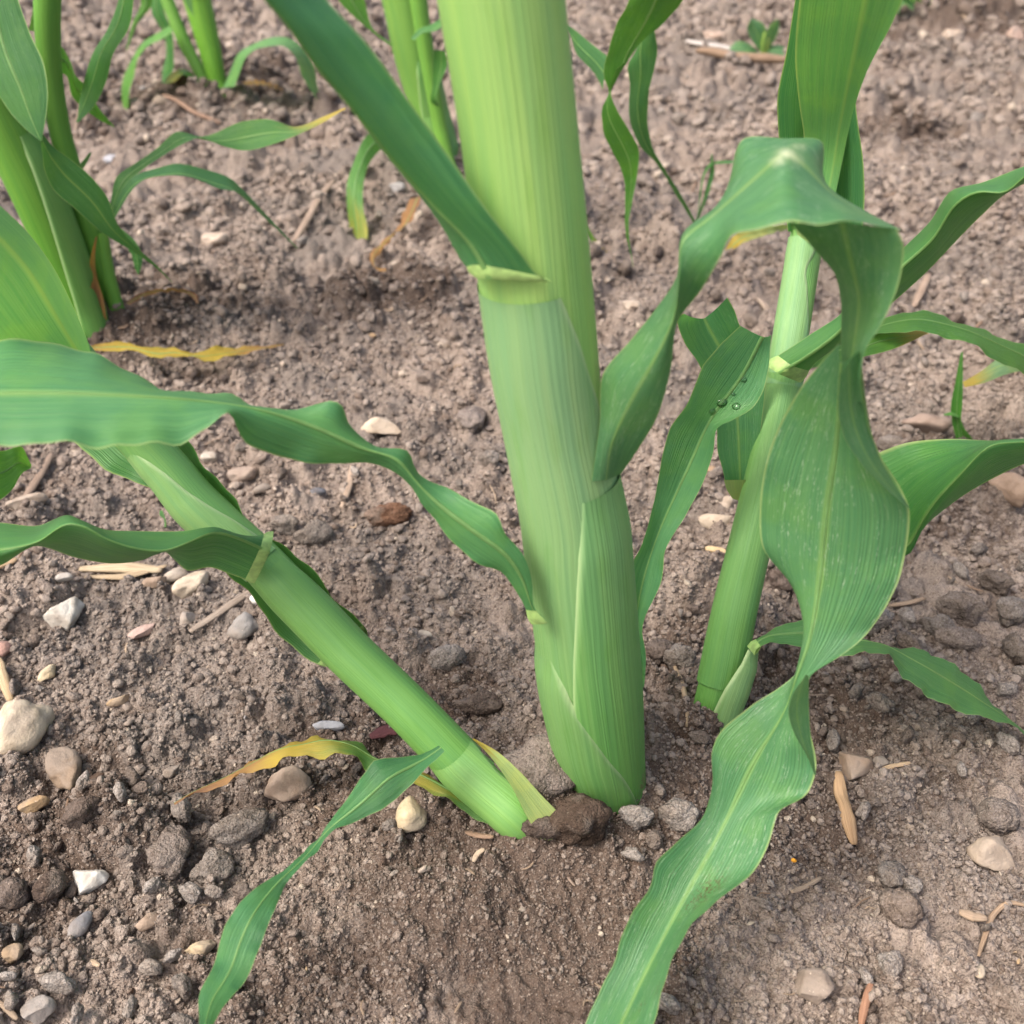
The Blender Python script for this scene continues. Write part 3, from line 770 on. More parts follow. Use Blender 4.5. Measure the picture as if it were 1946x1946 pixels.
# upper blade at the picture's edge
leaf(B, patch(R=[(205, 745), (190, 700), (170, 655), (138, 580), (101, 507), (47, 435), (0, 391), (-80, 330)],
              M=[(190, 765), (160, 690), (130, 640), (98, 587), (54, 514), (0, 453), (-80, 380)],
              L=[(170, 790), (90, 730), (20, 680), (-40, 620), (-90, 560), (-140, 500), (-200, 440)],
              YR=[YB + .085, YB + .075, YB + .06, YB + .05], YM=[YB + .066, YB + .058, YB + .045, YB + .035], YL=[YB + .07, YB + .05, YB + .02, YB + .0], n=40), (0.116, 0.337, 0.136), 0.0, rib=0)
leaf(B, patch(L=[(-90, 800), (-40, 840), (0, 857), (43, 850), (52, 868), (60, 884)], R=[(-60, 930), (-20, 955), (0, 950), (22, 932), (45, 897), (62, 888)], YL=[YB + .03, YB + .05], YR=[YB + .02, YB + .045], cup=.1, n=24), BRIGHT, 0.3, rib=.0006)

# ---- the stalk on the right
bC = hit(1352, 1356); YC = float(bC[1])
C = thing('maize_plant', bC, 'slender upright maize stalk behind the buckled hanging blade, with a water-beaded leaf', 'maize plant')
stC = [(1298, 1560, 36, YC - .016), (1325, 1460, 36, YC - .008), (1346, 1384, 38, YC), (1368, 1300, 40, YC + .008), (1398, 1150, 38, YC + .022), (1425, 1035, 36, YC + .034), (1466, 850, 32, YC + .054), (1489, 735, 32, YC + .066), (1507, 620, 32, YC + .078), (1526, 500, 31, YC + .09), (1540, 410, 32, YC + .099), (1556, 320, 36, YC + .104), (1570, 230, 40, YC + .106)]
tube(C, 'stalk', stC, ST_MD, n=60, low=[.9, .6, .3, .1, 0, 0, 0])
tube(C, 'sheath', stC[3:8] + [(1493, 712, 35, YC + .068)], (0.145, 0.320, 0.105), -178, [178, 178, 130, 100, 100, 120], 0.0008, low=[.5, .3, .1, 0, 0], dirt=[(.62, -50, .012, 14, .9)])
tube(C, 'sheath', stC[7:10] + [(1533, 455, 34, YC + .094)], (0.180, 0.355, 0.155), -178, [110, 60, 30, 15, 30, 45], 0.0006)
tube(C, 'sheath', [(x + 3, y, r + 2, Y) for x, y, r, Y in stC[0:3]] + [(1375, 1300, 46, YC + .006), (1404, 1240, 37, YC + .012), (1418, 1218, 26, YC + .012)], (0.185, 0.345, 0.140), [-60, -50, -35, -28, -26, -20, 0, 30], [178, 178, 140, 110], 0.0012, low=[.6, .3, .1, 0], dirt=[(.66, -20, .05, 8, .9), (.52, 30, .03, 20, .9)])
# broad rear sheath and blade at the top
leaf(C, patch(L=[(1497, 440), (1486, 330), (1479, 250), (1477, 188), (1494, 101), (1511, 0), (1530, -100)], R=[(1640, 430), (1643, 380), (1641, 312), (1627, 205), (1625, 100), (1622, 0), (1610, -100)],
              YL=[YC + .092, YC + .094, YC + .09], YR=[YC + .092, YC + .094, YC + .09], M=[(1556, 440), (1560, 250), (1565, 100), (1570, -100)], YM=[YC + .118, YC + .12, YC + .115], n=36), (0.075, 0.255, 0.103), 0.1, rib=.0008)
leaf(C, patch(L=[(1515, 445), (1522, 360), (1528, 262), (1519, 200), (1511, 109), (1518, 11), (1540, -110)], M=[(1535, 460), (1560, 420), (1578, 350), (1594, 254), (1623, 109), (1645, 0), (1665, -110)],
              R=[(1552, 470), (1580, 400), (1596, 330), (1624, 203), (1648, 135), (1694, 47), (1715, 0), (1760, -110)],
              YL=[YC + .080, YC + .074, YC + .05, YC + .03], YM=[YC + .060, YC + .066, YC + .048, YC + .022], YR=[YC + .062, YC + .06, YC + .035, YC + .005], n=44), (0.140, 0.373, 0.119), 0.0, rib=0, collar=.025)
# blade from its main collar, arching away to the right
leaf(C, patch(L=[(1452, 692), (1500, 662), (1545, 632), (1594, 600), (1650, 530), (1721, 467), (1768, 420), (1808, 362), (1862, 348), (1946, 316), (2060, 280)],
              M=[(1480, 710), (1530, 680), (1594, 632), (1655, 560), (1722, 500), (1775, 452), (1818, 385), (1862, 362), (1909, 368), (1946, 335), (2060, 300)],
              R=[(1521, 727), (1550, 690), (1594, 658), (1650, 615), (1699, 573), (1760, 518), (1822, 453), (1870, 405), (1909, 370), (1946, 349), (2060, 330)],
              YL=[YC + .058, YC + .058, YC + .06, YC + .05, YC + .03], YM=[YC + .052, YC + .045, YC + .04, YC + .026, YC + .006], YR=[YC + .056, YC + .056, YC + .056, YC + .044, YC + .02], n=50), MID, 0.1, rib=.0008, collar=.022)
# the water-beaded blade, folded over and hanging to the left
front = patch(L=[(1407, 619), (1366, 657), (1337, 694), (1328, 714), (1304, 770), (1273, 814), (1260, 861), (1250, 915), (1223, 1027), (1196, 1085), (1192, 1130), (1198, 1198), (1206, 1250), (1216, 1306)],
              R=[(1466, 636), (1462, 690), (1452, 735), (1436, 770), (1391, 799), (1366, 810), (1355, 861), (1337, 915), (1300, 984), (1264, 1049), (1258, 1100), (1220, 1198), (1228, 1252), (1224, 1306)],
              M=[(1449, 640), (1410, 715), (1355, 790), (1308, 890), (1246, 1027), (1216, 1130), (1208, 1200), (1218, 1260), (1221, 1306)],
              YL=[YC + .040, YC + .034, YC + .028, YC + .014, YC + .002], YM=[YC + .042, YC + .038, YC + .030, YC + .018, YC + .003], YR=[YC + .044, YC + .030, YC + .024, YC + .012, YC + .001], n=64, nv=16, ripple=.0006, rip_n=6)
back = patch(L=[(1381, 930), (1372, 888), (1364, 860), (1362, 814), (1345, 740), (1327, 690), (1300, 650), (1291, 600), (1300, 596)],
             R=[(1432, 930), (1440, 880), (1448, 800), (1455, 730), (1452, 680), (1430, 640), (1408, 622), (1396, 590), (1382, 565)],
             M=[(1408, 935), (1405, 870), (1400, 780), (1390, 700), (1362, 650), (1345, 620), (1338, 605)],
             YL=[YC + .046, YC + .050, YC + .050, YC + .046], YM=[YC + .05, YC + .054, YC + .06, YC + .062], YR=[YC + .046, YC + .055, YC + .056, YC + .052], n=40, nv=14, cup=0)
LW = leaf(C, [front, back], (0.087, 0.268, 0.115), 0.5, rib=.0008, label='folded blade carrying drops of water')
leaf(C, patch(L=[(1392, 948), (1380, 928), (1376, 912)], R=[(1414, 954), (1416, 930), (1418, 912)], YL=YC + .0455, YR=YC + .0455, n=6, nv=6), (0.347, 0.455, 0.175), 0, rib=0, name='collar')
# low blade to the right
leaf(C, patch(L=[(1420, 1228), (1440, 1212), (1463, 1200), (1500, 1183), (1540, 1177), (1590, 1190), (1641, 1213), (1663, 1226), (1717, 1230), (1768, 1241), (1811, 1263), (1850, 1292), (1887, 1337), (1946, 1391), (1965, 1405)],
              R=[(1434, 1245), (1448, 1228), (1463, 1220), (1500, 1227), (1540, 1233), (1612, 1245), (1660, 1240), (1683, 1240), (1699, 1263), (1735, 1302), (1790, 1337), (1833, 1355), (1890, 1368), (1927, 1381), (1965, 1410)],
              YL=[YC + .004, YC + .012, YC + .018, YC + .012, YC + .008, YC + .0], YR=[YC - .004, YC + .0, YC - .004, YC - .010, YC - .008, YC - .002], cup=-.06, n=60, ripple=.0007, rip_n=9), (0.104, 0.291, 0.088), 0.5, rib=.0007, collar=.025)
# broad blade to the right, folded along its length
leaf(C, patch(L=[(1452, 950), (1540, 915), (1600, 890), (1640, 872), (1668, 861), (1717, 843), (1808, 834), (1884, 837), (1946, 834), (2060, 820)],
              M=[(1452, 965), (1560, 985), (1640, 1010), (1700, 1040), (1721, 1044), (1745, 1004), (1771, 962), (1826, 901), (1884, 845), (1946, 840), (2060, 830)],
              R=[(1450, 985), (1560, 1020), (1640, 1030), (1700, 1045), (1722, 1048), (1746, 1010), (1790, 972), (1826, 945), (1880, 913), (1946, 882), (2060, 860)],
              YL=[YC + .043, YC + .036, YC + .03, YC + .025, YC + .02], YM=[YC + .040, YC + .022, YC + .004, YC - .002, YC + .004], YR=[YC + .040, YC + .024, YC + .012, YC + .008, YC + .014], n=50, nv=16), (0.070, 0.246, 0.067), 0.25, rib=.0006)
# yellow-tipped blade
leaf(C, patch(L=[(1540, 645), (1590, 640), (1641, 637), (1674, 623), (1720, 622), (1763, 631)], R=[(1540, 700), (1590, 690), (1637, 679), (1699, 663), (1740, 645), (1764, 633)],
              YL=[YC + .085, YC + .12], YR=[YC + .075, YC + .11], cup=.05, n=30, wither=[0, 0, 0, 0, .1, .5]), BRIGHT, 0.3, rib=.0007)

# ---- background plants
bD = hit(185, 615); YD = float(bD[1])
D = thing('maize_plant', bD, 'tillered maize clump beyond the leaning stalk, its long thin leaves reaching right', 'maize plant')
stD1 = [(185, 680, 34, YD - .004), (158, 590, 36, YD), (120, 490, 42, YD), (70, 370, 46, YD - .002), (15, 255, 46, YD - .004), (-50, 110, 46, YD - .006), (-90, 0, 46, YD - .006)]
tube(D, 'stalk', stD1, (0.135, 0.325, 0.050), low=[.7, .5, .1, 0, 0])
tube(D, 'sheath', stD1[0:5], (0.135, 0.315, 0.080), [-30, -10, 5, 15, 20], 178, 0.0015, low=[.3, .1, 0])
stD2 = [(225, 660, 17, YD + .012), (212, 590, 18, YD + .012), (180, 470, 20, YD + .012), (143, 350, 20, YD + .012), (112, 240, 20, YD + .01), (96, 140, 21, YD + .008), (90, 40, 24, YD + .006), (92, -80, 26, YD + .006)]
tube(D, 'stalk', stD2, (0.115, 0.290, 0.050), low=[.6, .3, 0, 0])
tube(D, 'stalk', [(240, 650, 15, YD + .006), (222, 590, 15, YD + .008), (205, 520, 13, YD + .010), (195, 440, 10, YD + .012)], (0.130, 0.320, 0.055), low=[.6, .2, 0])
leaf(D, patch(L=z1((455, 1620), (470, 1520), (490, 1450), (470, 1380), (480, 1330), (500, 1250)), R=z1((560, 1680), (540, 1560), (515, 1480), (500, 1400), (500, 1330), (510, 1240)), YL=YD - .006, YR=YD - .004, cup=.2, n=20, nv=8, wither=[.75, .85, .8, .6, .9]), (0.166, 0.273, 0.063), 0, rib=0, name='withered_sheath')
leaf(D, [patch(L=[(-60, -60), (-50, 40), (-30, 140), (0, 185), (22, 217), (54, 250), (77, 268)], R=[(20, -60), (35, 0), (58, 65), (83, 120), (91, 174), (87, 225), (79, 268)], YL=[YD - .03, YD - .06], YR=[YD - .03, YD - .06], cup=.08, n=30),
         patch(L=z1((213, 735), (222, 800), (232, 880), (270, 980), (400, 1100), (550, 1230), (680, 1310), (800, 1390), (905, 1484)), R=z1((222, 700), (280, 770), (350, 820), (480, 930), (560, 1030), (620, 1180), (720, 1300), (810, 1380), (905, 1480)), YL=[YD - .06, YD - .05, YD - .03], YR=[YD - .055, YD - .05, YD - .03], cup=-.06, n=40)], (0.054, 0.187, 0.052), 0.3, rib=.0012)
leaf(D, patch(L=[(232, -60), (225, 0), (203, 58), (178, 98), (159, 156), (150, 200), (147, 232)], R=[(262, -60), (254, 0), (246, 51), (214, 105), (203, 152), (178, 203), (148, 234)], YL=[YD + .03, YD + .03], YR=[YD + .02, YD + .02], cup=.08, n=30), (0.046, 0.173, 0.032), 0.3, rib=.0008)
leaf(D, patch(L=[(100, 138), (123, 141), (138, 185), (156, 203), (196, 232), (217, 242)], R=[(96, 70), (120, 92), (135, 120), (143, 143), (160, 160), (188, 206), (218, 241)], YL=[YD + .02, YD + .06], YR=[YD + .02, YD + .06], cup=.08, n=30), (0.050, 0.182, 0.032), 0.2, rib=.0008)
leaf(D, patch(L=z1((560, 1140), (580, 1060), (610, 930), (720, 850), (820, 780), (930, 690), (1050, 716), (1280, 635), (1410, 625), (1550, 665), (1700, 610), (1812, 564)), R=z1((590, 1140), (605, 1080), (690, 940), (760, 880), (850, 820), (950, 760), (1050, 722), (1150, 760), (1280, 790), (1450, 750), (1600, 690), (1700, 640), (1812, 568)),
              YL=[YD + .02, YD + .04, YD + .05, YD + .05], YR=[YD + .02, YD + .03, YD + .035, YD + .04], cup=.05, n=50, wither=[0, 0, 0, 0, .02, .03, .03, .12, .45]), (0.070, 0.218, 0.048), 0.4, rib=.0007)
leaf(D, patch(L=z1((580, 1150), (620, 1030), (690, 930), (830, 880), (920, 858), (1080, 890), (1200, 930), (1290, 1010), (1400, 1130), (1562, 1300)), R=z1((600, 1150), (640, 1080), (690, 1000), (760, 940), (880, 920), (1000, 930), (1150, 990), (1250, 1010), (1310, 1060), (1420, 1170), (1558, 1305)),
              YL=[YD + .01, YD + .02, YD + .03, YD + .03], YR=[YD + .01, YD - .01, YD + .0, YD + .03], cup=.06, n=46), (0.046, 0.168, 0.048), 0.2, rib=.0007)
leaf(D, patch(L=z1((600, 1220), (660, 1290), (690, 1340), (705, 1400), (722, 1440)), R=z1((640, 1200), (720, 1280), (745, 1340), (742, 1400), (728, 1440)), YL=YD, YR=YD, cup=.08, n=18), MID, 0.2, rib=.0005)
leaf(D, patch(L=z1((380, 900), (420, 860), (470, 800)), R=z1((400, 920), (440, 880), (480, 805)), YL=YD + .02, YR=YD + .02, n=10, nv=6), MID, 0.1, rib=0)
leaf(D, patch(L=z1((150, 160), (170, 60), (180, -60)), R=z1((200, 170), (240, 80), (250, -60)), YL=YD + .03, YR=YD + .03, n=12, nv=6, cup=.1), BRIGHT, 0.1, rib=.0006)

bE = hit(408, 166); YE = float(bE[1])
E = thing('maize_plant', bE, 'small far maize plant rising from a ring of dark crumbly soil', 'maize plant')
tube(E, 'stalk', [(428, 205, 15, YE - .01), (415, 163, 16, YE), (398, 90, 21, YE + .005), (375, 0, 26, YE + .01), (355, -80, 28, YE + .01)], (0.165, 0.365, 0.050), low=[.6, .2, 0])
tube(E, 'stalk', [(400, 200, 10, YE), (390, 160, 10, YE + .005), (355, 90, 12, YE + .01), (318, 0, 12, YE + .015), (290, -80, 12, YE + .02)], (0.175, 0.375, 0.080))
leaf(E, patch(L=z1((1170, 460), (1210, 370), (1250, 280), (1330, 230), (1390, 205), (1500, 195), (1590, 250), (1645, 340), (1670, 470), (1745, 585)), R=z1((1230, 455), (1260, 370), (1290, 300), (1340, 260), (1400, 245), (1480, 240), (1550, 300), (1580, 390), (1640, 490), (1720, 592)), YL=YE - .02, YR=[YE - .05, YE - .07, YE - .04], n=40), PALE, 0.2, rib=.001)
leaf(E, patch(L=z1((905, 140), (830, 175), (760, 225), (700, 320), (650, 400), (640, 480), (665, 580)), R=z1((905, 165), (850, 205), (770, 245), (715, 330), (705, 390), (680, 470), (670, 580)), YL=YE, YR=YE - .03, n=30, cup=.1), BRIGHT, 0.2, rib=.001)
leaf(E, patch(L=z1((790, -60), (800, 80), (860, 180), (870, 300), (850, 380), (852, 440)), R=z1((860, -60), (860, 60), (900, 150), (910, 280), (905, 380), (860, 440)), YL=YE + .03, YR=YE + .02, n=26, cup=.1), MID, 0.2, rib=.001)
leaf(E, patch(L=z1((730, -60), (740, 20), (700, 110), (660, 260)), R=z1((800, -60), (795, 30), (730, 110), (668, 262)), YL=YE - .02, YR=YE - .02, n=26, cup=.1), BRIGHT, 0.2, rib=.001)
leaf(E, patch(L=z1((1060, 450), (1000, 380), (950, 360), (880, 400), (860, 430)), R=z1((1060, 465), (1010, 420), (960, 390), (910, 430), (868, 440)), YL=YE, YR=YE - .02, n=20, wither=[0, .05, .15, .3, .2]), (0.083, 0.237, 0.040), 0.2, rib=.001)
leaf(E, patch(L=z1((950, -60), (980, 30), (1010, 80)), R=z1((1000, -60), (1010, 30), (1015, 82)), YL=YE - .04, YR=YE - .04, n=12), PALE, 0.2, rib=0)

bF = hit(850, 322); YF = float(bF[1])
Fp = thing('maize_plant', bF, 'maize plant standing behind the thick stalk, with a yellowing drooping leaf tip', 'maize plant')
stF = [(868, 375, 30, YF - .01), (850, 322, 30, YF), (817, 217, 34, YF + .01), (788, 109, 38, YF + .01), (765, 0, 39, YF + .01), (745, -80, 40, YF + .01)]
tube(Fp, 'stalk', stF, (0.190, 0.390, 0.090), low=[.5, .2, 0])
tube(Fp, 'sheath', stF[1:4], (0.140, 0.315, 0.090), [-60, -40, -20, 0], [178, 178], .0015)
tube(Fp, 'stalk', [(858, 340, 14, YF - .02), (836, 240, 14, YF - .015), (812, 110, 15, YF - .015), (795, 0, 17, YF - .015), (785, -80, 18, YF - .015)], (0.150, 0.350, 0.060))
leaf(Fp, patch(L=[(620, -50), (643, 0), (690, 47), (745, 90)], R=[(680, -50), (694, 5), (708, 54), (746, 84)], YL=YF - .02, YR=YF - .02, n=20, cup=.08), BRIGHT, 0.2, rib=.001)
leaf(Fp, patch(L=z2((400, 680), (280, 700), (200, 850), (165, 960), (170, 1130), (200, 1290), (236, 1356)), R=z2((420, 760), (350, 780), (280, 860), (247, 1000), (250, 1100), (272, 1200), (265, 1300), (240, 1356)), YL=[YF - .03, YF - .08, YF - .10], YR=[YF - .03, YF - .09, YF - .12], n=36, cup=.06, wither=[0, 0, .05, .12, .2, .25, .2]), (0.083, 0.246, 0.048), 0.4, rib=.001)
leaf(Fp, patch(L=z2((500, 200), (545, 150), (600, 130), (660, 95)), R=z2((520, 210), (560, 175), (620, 165), (670, 140)), YL=YF - .04, YR=YF - .05, n=16, cup=.1), MID, 0.2, rib=.0007)
leaf(Fp, patch(L=z2((640, 560), (605, 540), (612, 450), (612, 330), (620, 260)), R=z2((650, 550), (640, 520), (655, 430), (690, 340), (680, 270)), YL=YF - .04, YR=YF - .05, n=16, cup=.1), (0.050, 0.182, 0.032), 0.2, rib=.0007)
leaf(Fp, patch(L=z2((1300, 1020), (1420, 1180), (1480, 1270), (1552, 1346)), R=z2((1300, 1080), (1420, 1230), (1470, 1300), (1548, 1352)), YL=YF - .16, YR=YF - .16, n=16, cup=.1, wither=[0, 0, .1, .5]), (0.099, 0.273, 0.040), 0.2, rib=.0007)

bG = hit(1010, 440); YG = float(bG[1])
G = thing('maize_plant', bG, 'maize plant hidden behind the thick stalk, its narrow leaves hanging beyond it', 'maize plant')
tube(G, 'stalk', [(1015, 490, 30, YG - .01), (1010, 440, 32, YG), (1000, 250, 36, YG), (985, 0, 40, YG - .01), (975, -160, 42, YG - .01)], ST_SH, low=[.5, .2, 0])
YH = YG - .17
leaf(G, patch(L=[(1000, -180), (1120, -170), (1200, -90), (1195, 0), (1172, 47), (1154, 101), (1147, 145), (1158, 185), (1148, 195), (1143, 236), (1165, 290), (1187, 344), (1187, 424), (1203, 507)],
              R=[(1000, -220), (1180, -240), (1330, -130), (1300, 0), (1252, 51), (1216, 83), (1194, 112), (1169, 138), (1161, 186), (1187, 232), (1212, 279), (1209, 348), (1194, 424), (1204, 507)],
              YL=[YG - .04, YH, YH, YH + .01, YH + .02], YR=[YG - .04, YH - .02, YH, YH + .0, YH + .02], n=60, ripple=.0006, rip_n=9), (0.070, 0.228, 0.032), 0.4, rib=.0009)
leaf(G, patch(L=[(1040, -160), (1150, -130), (1210, -20), (1212, 87), (1194, 120), (1198, 163), (1194, 217), (1212, 268), (1252, 319), (1300, 395), (1320, 428)],
              R=[(1040, -200), (1180, -180), (1245, -20), (1245, 65), (1248, 105), (1234, 174), (1230, 232), (1241, 279), (1263, 322), (1306, 390), (1324, 426)],
              YL=[YG - .03, YH + .06, YH + .06, YH + .08], YR=[YG - .03, YH + .04, YH + .05, YH + .08], cup=.08, n=50, ripple=.0006, rip_n=6), (0.062, 0.196, 0.059), 0.3, rib=.0009)
leaf(G, patch(L=[(1010, 60), (1080, 62), (1095, 101), (1130, 140), (1146, 170)], R=[(1010, 20), (1090, 55), (1120, 80), (1152, 105), (1160, 112)], YL=[YG - .02, YH + .03], YR=[YG - .02, YH + .03], n=24, cup=.06), (0.058, 0.191, 0.063), 0.2, rib=.0007)

bH = hit(1745, 10); YHp = float(bH[1])
H = thing('maize_plant', bH, 'far maize plant at the edge of view above dark heaped soil', 'maize plant')
tube(H, 'stalk', [(1768, 40, 14, YHp), (1760, 4, 15, YHp), (1750, -60, 16, YHp), (1740, -140, 16, YHp)], (0.16, 0.36, 0.05), low=[.5, .2, 0])
tube(H, 'stalk', [(1738, 40, 8, YHp), (1732, 8, 8, YHp), (1722, -60, 9, YHp)], (0.18, 0.38, 0.08))
leaf(H, patch(L=[(1738, 5), (1715, -8), (1702, 22)], R=[(1735, 20), (1718, 8), (1706, 26)], YL=YHp - .02, YR=YHp - .04, n=12), PALE, 0.2, rib=0)
leaf(H, patch(L=[(1740, -20), (1690, -50), (1650, -20)], R=[(1742, 0), (1694, -25), (1652, -16)], YL=YHp - .02, YR=YHp - .04, n=12), PALE, 0.2, rib=0)

bK = hit(2080, 760); YK = float(bK[1])
K = thing('maize_plant', bK, 'maize plant beyond the right edge, its speckled green leaf arching in', 'maize plant')
tube(K, 'stalk', [(2070, 820, 34, YK), (2080, 760, 36, YK), (2100, 600, 36, YK - .01), (2120, 420, 38, YK - .02)], ST_MD, low=[.6, .3, 0])
leaf(K, patch(L=[(2085, 690), (2010, 672), (1946, 655), (1862, 626), (1782, 598), (1753, 590), (1721, 593), (1677, 608), (1640, 630)], R=[(2085, 740), (2010, 735), (1946, 712), (1898, 687), (1844, 654), (1775, 636), (1740, 630), (1690, 632), (1640, 640)],
              YL=[YK - .03, YC + .15, YC + .12, YC + .11], YR=[YK - .03, YC + .12, YC + .10, YC + .10], cup=.05, n=46, ripple=.0006), (0.078, 0.232, 0.036), 0.6, rib=.001)
leaf(K, patch(L=[(2080, 690), (2000, 680), (1946, 676), (1900, 680), (1865, 705), (1829, 727)], R=[(2080, 730), (2000, 725), (1946, 705), (1910, 712), (1870, 728), (1833, 736)], YL=[YK - .02, YK - .06], YR=[YK - .02, YK - .08], n=26, cup=.06, wither=[0, 0, 0, .02, .05, .5]), (0.182, 0.328, 0.159), 0.9, rib=.0007)

# ------------------------------------------------------------------ loose soil, stones, straw
import bmesh
def ico(sub):
    bm = bmesh.new(); bmesh.ops.create_icosphere(bm, subdivisions=sub, radius=1.0)
    bm.verts.ensure_lookup_table()
    v = np.array([x.co[:] for x in bm.verts]); f = np.array([[q.index for q in p.verts] for p in bm.faces]); bm.free()
    return v, f
ICO1, ICO2, ICO3, ICO4 = ico(1), ico(2), ico(3), ico(4)

def clod_shape(seed, sub=ICO3, lump=0.42, grain=0.16):
    v, f = sub
    r = 1 + lump * vnoise3(v * 1.3 + seed * 7.1, seed) * 1.6 + lump * 0.55 * vnoise3(v * 2.9 + seed * 3.3, seed + 1) + grain * vnoise3(v * 7.5, seed + 2) + grain * 0.8 * vnoise3(v * 15, seed + 3) + grain * 0.6 * vnoise3(v * 28, seed + 5)
    return v * r[:, None], f
def stone_shape(seed, facets=0, sub=ICO3, lump=0.55):
    v, f = sub
    rs = np.random.default_rng(seed)
    p = v * (1 + lump * vnoise3(v * 1.1 + seed * 5.7, seed))[:, None]
    for _ in range(facets):
        d = rs.normal(size=3); d /= np.linalg.norm(d); h = 0.55 + 0.3 * rs.random()
        over = np.maximum(p @ d - h, 0); p = p - over[:, None] * d[None, :] * 0.94
    p = p * (1 + 0.16 * vnoise3(v * 2.6, seed + 3) + 0.07 * vnoise3(v * 6, seed + 4) + 0.03 * vnoise3(v * 14, seed + 6))[:, None]
    p = p - (p.max(0) + p.min(0)) / 2
    return p / (np.abs(p).max(0)[None, :]), f

def field_points(k, seed, near=0.085, far=2.3, power=1.0):
    rs = np.random.default_rng(seed)
    u = rs.random(k)
    e = 1 - power
    y = (near * (far / near) ** u) if abs(e) < 1e-6 else (near ** e + u * (far ** e - near ** e)) ** (1 / e)
    x = (rs.random(k) * 2 - 1) * (0.10 + 0.68 * y)
    return x, y
px_size = lambda x, y: np.sqrt(x * x + y * y + CAM_H ** 2) / FPX       # metres per photo pixel out there
def crumb_field(count, seed):
    """tens of thousands of loose crumbs: one point each, a crumb shape set on every point"""
    rs = np.random.default_rng(seed)
    x, y = field_points(count, seed, 0.125, 1.95)
    sift = np.exp(-(((x - 0.005) / 0.075) ** 2 + ((y - 0.172) / 0.038) ** 2))
    patchy = vnoise2(x * 22, y * 22, 71) + 0.6 * vnoise2(x * 60, y * 60, 73) + 0.5
    keep = patchy + 0.5 * rs.random(count) > 0.2 - 0.2 * sift + 0.58 * np.clip((y - .4) / .5, 0, 1)
    x, y, sift, patchy = x[keep], y[keep], sift[keep], patchy[keep]
    n = len(x)
    px = 3.2 + 2.6 * rs.random(n)
    big = rs.random(n)
    px = np.where(big > 0.80, 6 + 8 * rs.random(n) ** 2, px)
    px = np.where((big > 0.955) & (rs.random(n) > sift) & (patchy > .35), 11 + 11 * rs.random(n) ** 2, px)
    s = px_size(x, y) * px * (1 - 0.3 * sift) * (1 + 0.25 * np.clip((y - .45) / .5, 0, 1)) * 0.5
    z = top(x, y) + s * (0.15 + 0.4 * rs.random(n))
    me = bpy.data.meshes.new('soil_crumbs')
    me.vertices.add(n); me.vertices.foreach_set('co', np.stack([x, y, z], 1).astype(np.float32).ravel())
    def att(nm, kind, arr):
        a = me.attributes.new(nm, kind, 'POINT'); a.data.foreach_set('vector' if kind == 'FLOAT_VECTOR' else 'value', np.asarray(arr, np.float32).ravel())
    att('scl', 'FLOAT_VECTOR', s[:, None] * np.stack([.75 + .5 * rs.random(n), .75 + .5 * rs.random(n), .6 + .35 * rs.random(n)], 1))
    att('rot', 'FLOAT_VECTOR', np.stack([rs.normal(size=n) * .4, rs.normal(size=n) * .4, rs.random(n) * 6.283], 1))
    att('damp', 'FLOAT', damp(x, y) * 0.8)
    a = me.attributes.new('pick', 'INT', 'POINT'); a.data.foreach_set('value', rs.integers(0, 14, n).astype(np.int32))
    shapes = bpy.data.collections.new('crumb_shapes')
    for i in range(14):
        v, f = clod_shape(40 + i, ICO2, .5, .25)
        shapes.objects.link(bpy.data.objects.new('crumb_shape', mesh_np('crumb_shape', v, f, M_CRUMB, i % 3 != 0)))
    ng = bpy.data.node_groups.new('crumbs', 'GeometryNodeTree')
    ng.interface.new_socket('Geometry', in_out='INPUT', socket_type='NodeSocketGeometry')
    ng.interface.new_socket('Geometry', in_out='OUTPUT', socket_type='NodeSocketGeometry')
    N_ = ng.nodes.new; L_ = ng.links.new
    gi, go = N_('NodeGroupInput'), N_('NodeGroupOutput')
    ci = N_('GeometryNodeCollectionInfo'); ci.inputs['Collection'].default_value = shapes
    ci.inputs['Separate Children'].default_value = True; ci.inputs['Reset Children'].default_value = True
    ip = N_('GeometryNodeInstanceOnPoints'); ip.inputs['Pick Instance'].default_value = True
    def named(nm, dt):
        q = N_('GeometryNodeInputNamedAttribute'); q.data_type = dt; q.inputs['Name'].default_value = nm; return q.outputs['Attribute']
    er = N_('FunctionNodeEulerToRotation'); L_(named('rot', 'FLOAT_VECTOR'), er.inputs[0])
    L_(gi.outputs[0], ip.inputs['Points']); L_(ci.outputs[0], ip.inputs['Instance']); L_(named('pick', 'INT'), ip.inputs['Instance Index'])
    L_(er.outputs[0], ip.inputs['Rotation']); L_(named('scl', 'FLOAT_VECTOR'), ip.inputs['Scale']); L_(ip.outputs[0], go.inputs[0])
    o = link('soil_crumbs', me)
    md = o.modifiers.new('crumbs', 'NODES'); md.node_group = ng
    tag(o, 'loose fine soil crumbs and grit strewn over the field soil', 'soil crumbs', None, 'stuff')
crumb_field(290000, 3)

